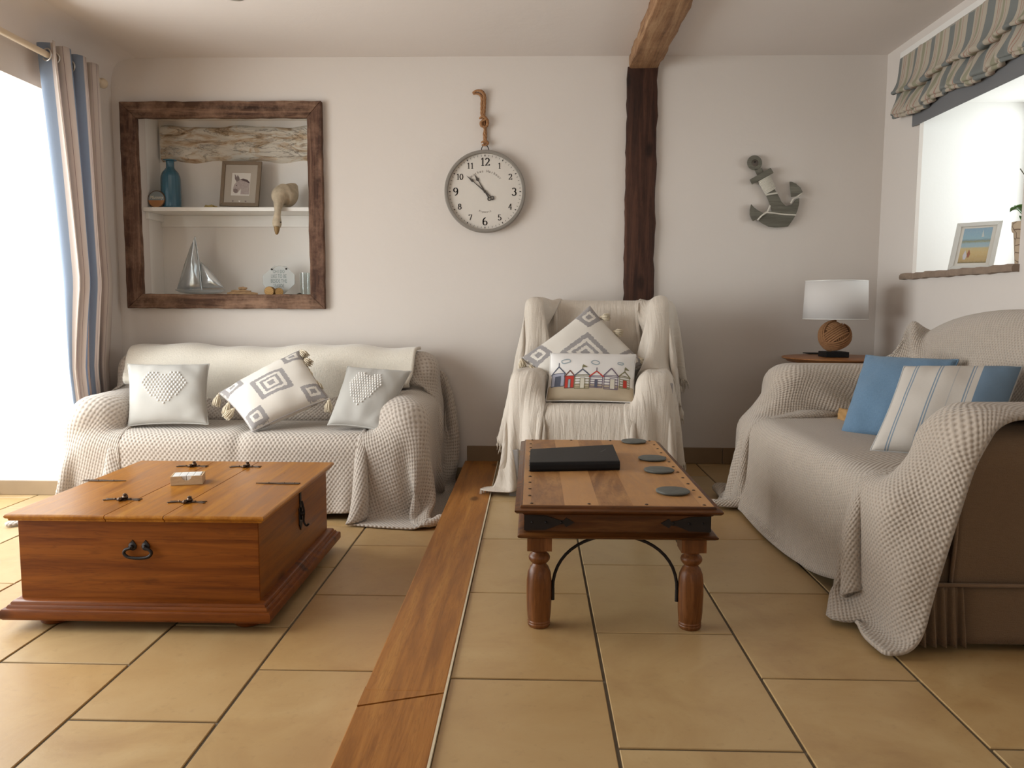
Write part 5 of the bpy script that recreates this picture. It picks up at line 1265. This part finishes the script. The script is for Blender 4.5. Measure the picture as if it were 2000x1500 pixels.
poly(S, [D_(*p) for p in [(822, 620), (829, 614), (834, 620), (828, 626)]], -.0059, 'eye', dd_, t_)
for hx in (.33, .50, .66):
    hp = [(hx + .022 * (16 * math.sin(a) ** 3) / 16, .115 + .022 * (13 * math.cos(a) - 5 * math.cos(2 * a) - 2 * math.cos(3 * a) - math.cos(4 * a)) / 16) for a in np.linspace(0, 2 * PI, 21)[:-1]]
    poly(S, hp, -.0064, 'heart', 'bead' if hx == .5 else dg_, t_)
# stone goose with its neck hanging over the shelf
M['goose'] = plain('weathered_cream_stone', (.50, .415, .30), .9, 0, 26, .45, .8, .006)
gz = lambda px, py, y: pt(px, py, y=y)
go = thing('goose_figure', gz(556, 402, 4.93), 'weathered stone goose lying on the niche shelf with its neck hanging down', 'ornament')
ctrs = [(578, 362, 5.02, .016), (572, 368, 5.0, .040), (564, 378, 4.97, .066), (556, 383, 4.94, .074), (548, 384, 4.905, .060), (545, 392, 4.87, .036), (543.5, 402, 4.838, .026), (542.5, 412, 4.822, .020), (541.5, 422, 4.812, .0205), (541, 431, 4.806, .026), (541, 438, 4.800, .027), (541, 444, 4.795, .021)]
path = smoothpath([list(gz(a, b, y)) + [r_] for a, b, y, r_ in ctrs], 4)
path = [np.array(p) for p in path]
pts_ = []; 
for p in path:
    z = max(p[2], SHZ + .002 + (p[3] if p[1] > 4.86 else 0)) if p[1] > 4.862 else p[2]
    pts_.append((p[0], p[1], z))
G().tube(pts_, [p[3] for p in path], 20).build('body', 'goose', go, smooth=180, sub=1)
bk = gz(541, 444, 4.795); tip = gz(540.5, 458, 4.785)
G().tube([bk, lerp(bk, tip, .4), lerp(bk, tip, .85), tip], [.0175, .0155, .010, .004], 14).build('bill', plain('gold_brown_bill', (.24, .145, .05), .5, .1), go, smooth=60)
for s in (-1, 1): G().ball(gz(541 + s * 7.5, 434, 4.790), .0035, 8).build('eye', 'iron', go, smooth=180)
# silvered glass sailing boat
t = NT('iridescent_silver_glass'); nn = t.noise(t.coord('Object'), 9, 3)
t.set(t.mix(nn, (.40, .47, .52), (.66, .66, .64)), .16, .55); M['boatglass'] = t.m
sb = thing('sailboat_ornament', pt(392, 574, y=4.93), 'silvered glass sailing boat ornament at the bottom of the niche', 'ornament')
def sheetpoly(px, name, th=.010, bulge=.018, y=4.93):
    """thick curved sail from its outline"""
    o = [pt(a, b, y=y) for a, b in px]; c = sum(o) / len(o); n_ = len(o); g = G(); rings = 5
    vs = []
    for sd in (-1, 1):
        for k in range(rings):
            f_ = 1 - k / rings
            for p in o:
                q = c + (p - c) * f_; vs.append((q[0], y + sd * (th / 2) - bulge * (1 - f_ ** 2), q[2]))
        vs.append((c[0], y + sd * th / 2 - bulge, c[2]))
    per = rings * n_ + 1; fs = []
    for s_ in (0, 1):
        b = s_ * per
        for k in range(rings - 1):
            for i in range(n_): fs.append((b + k * n_ + i, b + k * n_ + (i + 1) % n_, b + (k + 1) * n_ + (i + 1) % n_, b + (k + 1) * n_ + i))
        for i in range(n_): fs.append((b + (rings - 1) * n_ + i, b + (rings - 1) * n_ + (i + 1) % n_, b + per - 1))
    for i in range(n_): fs.append((i, (i + 1) % n_, per + (i + 1) % n_, per + i))
    return g.add(vs, fs).build(name, 'boatglass', sb, smooth=60)
sheetpoly([(381, 462), (384, 478), (387, 500), (392, 518), (391, 540), (393, 563), (370, 566), (346, 565), (352, 545), (361, 515), (372, 483)], 'main_sail')
sheetpoly([(393, 512), (404, 522), (418, 537), (430, 552), (437, 562), (415, 562), (396, 563), (393, 540)], 'jib_sail')
g = G(); L0, L1 = pt(342, 566, y=4.93), pt(440, 563, y=4.93)
hp = [(0, 0), (.08, -.014), (.2, -.022), (.5, -.026), (.8, -.022), (.93, -.014), (1, 0)]
P = np.array([[(lerp(L0[0], L1[0], a), 4.93 + .024 * math.cos(th_) * (1 - abs(2 * a - 1) ** 3), max(FLZ, L0[2] + (b - .002) * math.sin(th_) + .001)) for th_ in np.linspace(0, PI, 9)] for a, b in hp])
g.grid(P); top_ = [tuple(P[i, 0]) for i in range(len(hp))] + [tuple(P[i, -1]) for i in range(len(hp))][::-1]; g.add(top_, [tuple(range(len(top_)))]); g.build('hull', 'boatglass', sb, smooth=60, merge=True)
G().tube([pt(381, 462, y=4.925), pt(388, 505, y=4.92), pt(394, 566, y=4.925)], .0035, 8).build('mast', 'boatglass', sb, smooth=60)
# driftwood pieces
dw = plain('driftwood', (.40, .25, .13), .85, 0, 30, .4, .6)
for i, (a, b, r_, w) in enumerate((((444, 572), (503, 570), .013, 'long pale driftwood stick lying on the niche floor, the lowest of the pile'), ((452, 564), (490, 566), .009, 'short driftwood stick resting across the pile beside the glass boat'), ((466, 560), (482, 557), .010, 'stubby driftwood piece on top of the pile beside the glass boat'))):
    y = 4.90 + .02 * i; A, B = pt(*a, y=y), pt(*b, y=y - .02); base = FLZ + r_ * 1.12 + (0, .019, .036)[i]; g = G()
    A[2] = B[2] = base
    pts_ = [lerp(A, B, k / 7) + np.array([0, .004 * math.sin(k * 2 + i), .002 * math.sin(k * 1.7 + i) + (.002 if i else .002)]) for k in range(8)]
    g.tube(pts_, [r_ * q for q in (.5, .9, 1, .85, 1.05, .9, .8, .4)], 8); o = g.build('driftwood_stick', dw, origin=A, smooth=60); tag(o, w, 'driftwood', 'driftwood in the niche')
for i, (px, py, y, r_, w, rot) in enumerate(((527, 566, 4.885, .030, 'log slice with its sawn face turned out, in front of the glass plaque', 0), (544, 567, 4.905, .026, 'log slice lying behind the other, in front of the glass plaque', .6))):
    c = pt(px, py, y=y); c[2] = FLZ + r_ + .001; th_ = thing('log_slice', (c[0], y, FLZ), w, 'wood', 'log slices in the niche'); ca, sa = math.cos(rot), math.sin(rot)
    F2 = lambda a, b, d: (c[0] + a * ca + d * sa, c[1] - d * ca + a * sa, c[2] + b * .98)
    G().prism(circle(0, 0, r_, 28), F2, -.022, .016).build('bark', plain('log_bark', (.30, .18, .07), .85, 0, 60, .3), th_, smooth=40, bevel=.002)
    tt = NT('sawn_end'); w_ = tt.n('ShaderNodeTexWave', {'Vector': tt.coord('Object', (1, .3, 1)), 'Scale': 34.0, 'Distortion': 1.5}, wave_type='RINGS', rings_direction='Y').outputs[0]
    tt.set(tt.mix(w_, (.58, .36, .14), (.44, .25, .09)), .8); G().prism(circle(0, 0, r_ * .90, 28), F2, .016, .0168).build('sawn_face', tt.m, th_)
# glass plaque with lettering
pq = thing('glass_plaque', pt(548, 575, y=4.96), 'frosted eight-sided glass plaque with seaside verse at the bottom of the niche', 'plaque')
t = NT('frosted_glass'); t.set((.60, .62, .60), .35, 0); t.b.inputs['Alpha'].default_value = .75; M['frost'] = t.m
oc = [(536, 519), (559, 520), (576, 537), (576, 555), (556, 574), (533, 574), (514, 556), (514, 538)]
o3 = [pt(a, b, y=4.965) for a, b in oc]; G().prism([(p[0], max(p[2], FLZ)) for p in o3], yz(4.965), 0, .006).build('plate', 'frost', pq, bevel=.0008)
tm = plain('grey_green_print', (.16, .21, .20), .8)
for ln, py, sz_ in (('OH I DO', 530.5, .030), ('LIKE TO BE', 540, .032), ('BESIDE THE', 549, .032), ('SEASIDE', 558, .030)):
    c = pt(544.5, py + 3, y=4.958); v_, f__ = text_mesh('t', ln, sz_, None, None, lambda a, b, d: (c[0] + a, 4.9585, c[2] + b), sx=.62); G().add(v_, f__).build('lettering', tm, pq)
for a, b in ((531, 526), (559, 525)): c = pt(a, b, y=4.957); G().lathe([(.0055, 0), (.006, .004), (0, .006)], (c[0], 4.959, c[2]), 12, axis='y').build('fixing', 'iron', pq, smooth=50)
g = G(); a, b = pt(531, 525, y=4.955), pt(559, 524, y=4.955); g.tube(smoothpath([a, (a + b) / 2 + np.array([0, 0, .018]), b], 6), .0012, 5); g.build('string', 'string', pq)
# tumbler
c = pt(597, 574, y=4.91); gl = thing('glass_tumbler', (c[0], 4.91, FLZ), 'clear glass tumbler at the right end of the niche floor', 'glass')
G().lathe([(.0, .001), (.030, .001), (.032, .006), (.034, .145), (.0325, .145), (.030, .012), (0, .010)], (c[0], 4.91, FLZ), 32).build('body', 'glass', gl, smooth=50)
c = pt(585, 573, y=4.88); o = G().lathe([(.0, 0), (.024, 0), (.020, .010), (.010, .018), (.0, .022)], (c[0], 4.88, FLZ), 9, sx=1.2, sy=.7).build('dark_shell', plain('dark_shell', (.05, .045, .035), .5, 0, 80, .3), origin=(c[0], 4.88, FLZ), smooth=30); tag(o, 'small dark shell between the glass plaque and the tumbler', 'shell')

# ---- wall clock ----------------------------------------------------------------------------
KX, KZ, KR = -.290, 1.617, .2385
ck = thing('wall_clock', (KX, YB, KZ), 'round grey-rimmed wall clock hanging from a knotted rope', 'clock')
G().lathe([(.19, -.001), (KR, -.001), (KR, .040), (KR - .003, .046), (KR - .012, .048), (KR - .018, .046), (KR - .0195, .030), (KR - .0195, .024)], (KX, YB - .0015, KZ), 80, axis='y').build('rim', plain('stone_grey_enamel', (.26, .235, .205), .35, .2), ck, smooth=35)
G().lathe([(0.0, .0), (KR - .015, .0), (KR - .015, .024), (0, .024)], (KX, YB - .002, KZ), 80, axis='y').build('face', plain('cream_dial', (.70, .65, .585), .7), ck)
kf = YB - .002 - .0245; prt = plain('charcoal_print', (.045, .038, .034), .8)
KF = lambda a, b, d=0: (KX + a, kf - d, KZ + b)
# serif numerals drawn with thick and thin strokes in a unit box
def arcp(cx, cy, rx, ry, a0, a1, n=10): return [(cx + rx * math.cos(math.radians(lerp(a0, a1, k / n))), cy + ry * math.sin(math.radians(lerp(a0, a1, k / n)))) for k in range(n + 1)]
DIG = {'0': [arcp(.3, .5, .26, .48, 0, 360, 20)], '1': [[(.14, .84), (.32, .98), (.32, .02)], [(.14, .02), (.50, .02)]],
       '2': [arcp(.3, .72, .24, .26, 160, -30, 10) + [(.08, .05), (.56, .05)], [(.56, .05), (.58, .18)]],
       '3': [arcp(.28, .74, .22, .24, 150, -80, 10), arcp(.28, .27, .27, .26, 85, -150, 12)],
       '4': [[(.42, .02), (.42, .98), (.04, .30), (.62, .30)], [(.28, .02), (.56, .02)]],
       '5': [[(.52, .96), (.16, .96), (.12, .55)] + arcp(.30, .30, .27, .30, 130, -150, 12)],
       '6': [arcp(.46, .50, .40, .48, 100, 180, 8) + arcp(.32, .28, .25, .27, 180, 540, 16)],
       '7': [[(.06, .80), (.08, .96), (.56, .96), (.24, .02)]],
       '8': [arcp(.3, .75, .19, .22, 0, 360, 14), arcp(.3, .27, .25, .26, 0, 360, 16)],
       '9': [arcp(.28, .72, .25, .27, 0, 360, 16), arcp(.14, .50, .40, .48, 20, -80, 8)]}
def digits(g, s_, cx, cz_, h, d=.0006):
    w = h * .62; x0 = cx - w * len(s_) / 2
    for ch_ in s_:
        for pl in DIG[ch_]:
            q = [(x0 + a * h, cz_ - h / 2 + b * h) for a, b in pl]
            for (ax_, az), (bx2, bz) in zip(q[:-1], q[1:]):
                L = math.hypot(bx2 - ax_, bz - az) + 1e-9; v = abs(bz - az) / L; wd = h * lerp(.035, .085, v)
                nx, nz2 = -(bz - az) / L * wd, (bx2 - ax_) / L * wd; ex, ez = (bx2 - ax_) / L * wd * .5, (bz - az) / L * wd * .5
                g.add([KF(ax_ + nx - ex, az + nz2 - ez, d), KF(ax_ - nx - ex, az - nz2 - ez, d), KF(bx2 - nx + ex, bz - nz2 + ez, d), KF(bx2 + nx + ex, bz + nz2 + ez, d)], [(0, 1, 2, 3)])
        x0 += w
for h in range(1, 13):
    a = PI / 2 - h * PI / 6; g = G(); digits(g, str(h), .172 * math.cos(a), .172 * math.sin(a), .044 if h % 3 == 0 else .033); g.build('numeral', prt, ck)
g = G()
for k in range(60):
    a = k * PI / 30; ca, sa = math.cos(a), math.sin(a); r0, r1, w = (.203, .213, .0026) if k % 5 == 0 else (.203, .213, .0010)
    g.add([KF(r0 * ca - w * sa, r0 * sa + w * ca, .0006), KF(r0 * ca + w * sa, r0 * sa - w * ca, .0006), KF(r1 * ca + w * sa, r1 * sa - w * ca, .0006), KF(r1 * ca - w * sa, r1 * sa + w * ca, .0006)], [(0, 1, 2, 3)])
g.build('minute_track', prt, ck)
def arctext(s_, R0, a_mid, size, flip, sx=.9, adv=.62):
    g = G(); n_ = len(s_); 
    for i, ch_ in enumerate(s_):
        if ch_ == ' ': continue
        da = (i - (n_ - 1) / 2) * size * adv / R0; a = a_mid - da if not flip else a_mid + da
        ux, uz = (math.cos(a), math.sin(a)) if not flip else (-math.cos(a), -math.sin(a)); tx, tz2 = uz, -ux
        v_, f__ = text_mesh('t', ch_, size, None, None, lambda p, q, d: KF((R0 if not flip else R0) * math.cos(a) + tx * p + ux * q, R0 * math.sin(a) + tz2 * p + uz * q, .0006), sx=sx); g.add(v_, f__)
    return g.build('lettering', plain('soft_print', (.16, .14, .125), .8), ck)
arctext('Smithes Harbour', .112, PI / 2, .022, False)
arctext('Plymouth', .122, -PI / 2, .016, True)
def hand(ang, L, w, tail, name, d):
    g = G(); ca, sa = math.cos(ang), math.sin(ang); H2 = lambda a, b, dd: KF(a * ca - b * sa, a * sa + b * ca, d + dd)
    for pl in ([(-tail, -.003), (0, -.004), (L * .60, -.002), (L * .60, .002), (0, .004), (-tail, .003)], [(L * .58, -.002), (L * .68, -w), (L * .78, -w * .45), (L, 0), (L * .78, w * .45), (L * .68, w), (L * .58, .002)]): g.prism(pl, H2, 0, .0012)
    g.ring(circle(-tail - .009, 0, .0125, 20), circle(-tail - .009, 0, .006, 20), H2, 0, .0012)
    g.prism(circle(0, 0, .008, 16), H2, 0, .002)
    return g.build(name, plain('grey_hand', (.10, .088, .078), .4, .5), ck)
c0 = pt(947, 375, y=kf); c1 = pt(911, 344, y=kf); c2 = pt(925, 339, y=kf)
hand(math.atan2(c1[2] - c0[2], c1[0] - c0[0]), .145, .008, .048, 'minute_hand', .006); hand(math.atan2(c2[2] - c0[2], c2[0] - c0[0]), .122, .010, .040, 'hour_hand', .003)
G().lathe([(0, 0), (KR - .020, 0), (KR - .020, .0015), (0, .0015)], (KX, kf - .012, KZ), 64, axis='y').build('glass', glass('dial_glass', (1, 1, 1), .02), ck)
hx = pt(947, 288, y=YB - .02)
G().tube(smoothpath([(KX - .022, YB - .02, KZ + KR - .004), (KX - .020, YB - .022, KZ + KR + .012), (KX - .010, YB - .024, KZ + KR + .026), (KX + .010, YB - .024, KZ + KR + .026), (KX + .020, YB - .022, KZ + KR + .012), (KX + .022, YB - .02, KZ + KR - .004)], 5), .0025, 8).build('hanging_loop', 'iron', ck, smooth=60)
g = G(); W2 = lambda px, py, d: tuple(pt(px, py, y=YB - d))
def rope(pts, r_, g): 
    P_ = smoothpath(pts, 8)
    for ph in (0, 2 * PI / 3, 4 * PI / 3):
        g.tube([p + np.array([math.cos(i * .55 + ph), math.sin(i * .55 + ph) * .7, .3 * math.cos(i * .55 + ph)]) * r_ * .5 for i, p in enumerate(P_)], r_ * .62, 6)
rope([W2(925, 181, .02), W2(931, 177, .025), W2(940, 178, .03), W2(946, 187, .02), W2(946, 205, .015), W2(945, 222, .014), W2(944, 236, .02), W2(947, 250, .016), W2(948, 266, .014), W2(947, 281, .022)], .0095, g)
rope([W2(926, 183, .012), W2(934, 183, .014), W2(941, 190, .012), W2(941, 210, .010), W2(942, 228, .010), W2(949, 242, .012), W2(946, 262, .010), W2(948, 281, .018)], .0085, g)
rope([W2(938, 231, .02), W2(944, 227, .034), W2(952, 236, .03), W2(950, 247, .03), W2(941, 246, .028), W2(940, 238, .034), W2(949, 233, .036)], .0085, g)
rope([W2(941, 278, .02), W2(947, 275, .032), W2(953, 279, .026), W2(949, 284, .03), W2(942, 283, .026)], .007, g)
g.build('rope', 'jute', ck, smooth=60)
G().tube([(KX - .01, YB + .01, 2.185), (KX - .01, YB - .035, 2.187)], .003, 8).build('nail', 'iron', ck)

# ---- wooden anchor ---------------------------------------------------------------------------
an = thing('anchor_ornament', (1.38, YB, 1.6), 'grey wooden anchor wound with string, hung tilted on the wall right of the post', 'ornament')
AP = lambda X, Y, d: tuple(pt(1420 + X / 7.894, 280 + Y / 7.894, y=YB - d))
am = wood('grey_green_wood', (.085, .080, .062), (.175, .165, .132), (.26, .245, .20), axis=0, rough=.8, knots=False, bstr=.5, scale=1.6)
sh = [(415, 395), (450, 470), (470, 500), (540, 640), (600, 800), (640, 900), (672, 985), (690, 1070), (580, 1080), (530, 1130), (480, 1190), (540, 1235), (640, 1285), (740, 1298), (850, 1292), (940, 1282), (1000, 1200), (1050, 1125), (1090, 1020), (1112, 930), (1115, 840), (1050, 870), (990, 950), (905, 965), (840, 900), (790, 800), (730, 700), (640, 520), (560, 440), (540, 380)]
G().prism(sh, AP, .006, .032).build('shank', am, an, bevel=.003)
oR = circle(425, 300, 116, 36); iR = circle(432, 302, 52, 36); G().ring(oR, iR, AP, .006, .032).build('ring', am, an, bevel=.002)
G().prism([(345, 560), (385, 635), (720, 455), (672, 375)], AP, .012, .040).build('stock', am, an, bevel=.003)
G().prism([(370, 935), (350, 1020), (348, 1100), (370, 1160), (397, 1200), (470, 1165), (560, 1075), (480, 1035), (420, 990)], AP, .010, .036).build('fluke', am, an, bevel=.003)
G().prism([(960, 590), (965, 660), (985, 830), (1060, 815), (1168, 752), (1130, 680), (1060, 620), (1000, 593)], AP, .010, .036).build('fluke', am, an, bevel=.003)
g = G()
for k in range(11):
    f_ = k / 10; a, b = lerp(np.array([488, 598]), np.array([592, 778]), f_), lerp(np.array([655, 500]), np.array([742, 690]), f_)
    g.tube([AP(a[0], a[1], .02), AP(a[0] + 4, a[1] - 3, .036), AP(*((a + b) / 2), .038), AP(b[0] - 4, b[1] + 3, .036), AP(b[0], b[1], .02)], .0042, 6)
g.build('string_whipping', 'string', an, smooth=60)
for pl in ([(600, 795, .034), (690, 778, .037), (775, 765, .034)], [(470, 1185, .036), (540, 1110, .038), (620, 1055, .036), (665, 960, .03)], [(585, 1065, .036), (720, 1075, .037), (880, 1095, .037), (1060, 1105, .034)], [(1150, 775, .036), (1080, 830, .038), (1020, 860, .036), (985, 925, .03)]):
    G().tube(smoothpath([AP(*q) for q in pl], 4), .0052, 6).build('string', 'string', an, smooth=60)
G().tube([tuple(np.array(AP(432, 302, 0)) + np.array([0, .01, .006])), tuple(np.array(AP(432, 302, .03)) + np.array([0, 0, .006]))], .004, 8).build('nail', 'iron', an)

# ---- on the window board -----------------------------------------------------------------------
SZ2 = 1.1325
bl_, br_ = pt(1850, 532, y=4.02), pt(1939, 530, y=3.93); tl2, tr2 = pt(1870, 436, y=4.08), pt(1960, 430, y=3.99)
dz = SZ2 + .001 - min(bl_[2], br_[2]); bl_[2] = br_[2] = SZ2 + .001
t_, S, W_, H_ = picture('beach_picture', 'white framed beach painting leaning in the right window', [bl_, br_, tr2, tl2], .021, plain('white_picture_frame', (.62, .60, .56), .5), plain('white_mount', (.66, .62, .56), .9), .016, None, None)
A = (.19, .14, .81, .88)
t = NT('painted_beach'); v = t.n('ShaderNodeTexCoord').outputs['UV']; sy = t.n('ShaderNodeSeparateXYZ', {0: v}).outputs[1]
nn = t.noise(t.n('ShaderNodeMapping', {0: v, 'Scale': (3, 9, 1)}).outputs[0], 3.0, 5, .7)
yy = t.math('ADD', sy, t.math('MULTIPLY', t.math('SUBTRACT', nn, .5), .09))
c = t.ramp(yy, [(0, (.10, .07, .02)), (.06, (.42, .27, .09)), (.30, (.55, .38, .15)), (.42, (.52, .40, .18)), (.47, (.30, .40, .45)), (.56, (.26, .38, .46)), (.62, (.22, .22, .10)), (.66, (.15, .25, .30)), (.70, (.22, .38, .47)), (1, (.20, .33, .46))])
c = t.mix(t.math('MULTIPLY', t.noise(v, 14, 3, .7), .35), c, (.55, .55, .48)); t.set(c, .8)
n_ = 8; P = np.array([[S(lerp(A[0], A[2], i / n_), lerp(A[1], A[3], j / n_), -.0068) for j in range(n_ + 1)] for i in range(n_ + 1)]); uv = np.array([[(i / n_, j / n_) for j in range(n_ + 1)] for i in range(n_ + 1)])
G().grid(P, uv=uv).build('painting', t.m, t_)
for pts2, col, nm in (([(.27, .30), (.31, .42), (.36, .30), (.34, .22), (.29, .22)], (.55, .53, .56), 'painted_figure'), ([(.36, .34), (.39, .43), (.43, .34), (.41, .26), (.37, .26)], (.33, .13, .08), 'painted_figure'), ([(.60, .68), (.61, .84), (.66, .69)], (.50, .52, .50), 'painted_sail')):
    poly(S, pts2, -.0066, nm, plain(nm + '_c%d' % int(col[0] * 100), col, .8), t_)
# plant pot near the window jamb
px_, py_ = 2.215, 3.68
pp = thing('potted_orchid', (px_, py_, SZ2), 'orchid in a cracked clay pot at the near end of the window board', 'plant')
t = NT('cracked_clay'); v = t.coord('Object'); vo = t.n('ShaderNodeTexVoronoi', {'Vector': v, 'Scale': 24.0}, feature='DISTANCE_TO_EDGE').outputs[0]
ckk = t.ramp(vo, [(0, 0), (.05, 1)]); t.set(t.mix(ckk, (.22, .13, .08), (.52, .40, .28)), .9, 0, ckk, .8, .006); M['clay'] = t.m
g = G().lathe([(.0, 0), (.050, 0), (.052, .01), (.058, .09), (.064, .15), (.070, .155), (.074, .165), (.073, .198), (.066, .200), (.062, .17), (.0, .165)], (px_, py_, SZ2), 40)
g.v = [(px_ + (x - px_) * (1 + .02 * math.sin(7 * z * 20 + x * 90)), y, z) for x, y, z in g.v]; g.build('pot', 'clay', pp, smooth=50)
G().lathe([(0, .170), (.055, .178), (.064, .176)], (px_, py_, SZ2), 20).build('moss', plain('bark_chips', (.10, .06, .03), .9, 0, 90, .4), pp)
lf = plain('orchid_leaf', (.07, .16, .035), .35, 0, 6, .3)
for a, L, dr, w in ((PI + .1, .085, -.02, .026), (PI + .5, .075, -.05, .028), (.3, .12, -.03, .028), (1.9, .11, -.02, .026), (4.6, .09, -.03, .026)):
    P = np.zeros((12, 5, 3))
    for i in range(12):
        s_ = i / 11; wd = w * math.sin(PI * min(1, s_ * .9 + .1)) ** .7
        for j in range(5):
            b = (j - 2) / 2; r_ = s_ * L; P[i, j] = (px_ + math.cos(a) * r_ - math.sin(a) * b * wd, py_ + math.sin(a) * r_ + math.cos(a) * b * wd, SZ2 + .185 + .11 * math.sin(s_ * 1.9) * (1 + dr * 8) + abs(b) * .010 + dr * s_)
    G().grid(P).build('leaf', lf, pp, smooth=180, thick=.002)
G().tube(smoothpath([(px_, py_, SZ2 + .17), (px_ + .02, py_ + .01, SZ2 + .26), (px_ - .015, py_, SZ2 + .36), (px_ - .062, py_, SZ2 + .43)], 6), .0022, 7).build('stem', plain('stem_brown', (.10, .085, .06), .6), pp, smooth=60)
# recessed spotlight in the ceiling
c = pt(459, -7, z=ZC)
sp_ = thing('ceiling_spotlight', (c[0], c[1], ZC - .01), 'small recessed spotlight in the ceiling above the chest table', 'light')
G().lathe([(.030, 0), (.040, -.004), (.044, -.006), (.045, -.002), (.045, .0)], (c[0], c[1], ZC), 32).build('trim_ring', 'steel', sp_, smooth=50)
G().lathe([(0, -.001), (.030, -.001), (.030, 0.0)], (c[0], c[1], ZC), 24).build('lens', 'white', sp_)
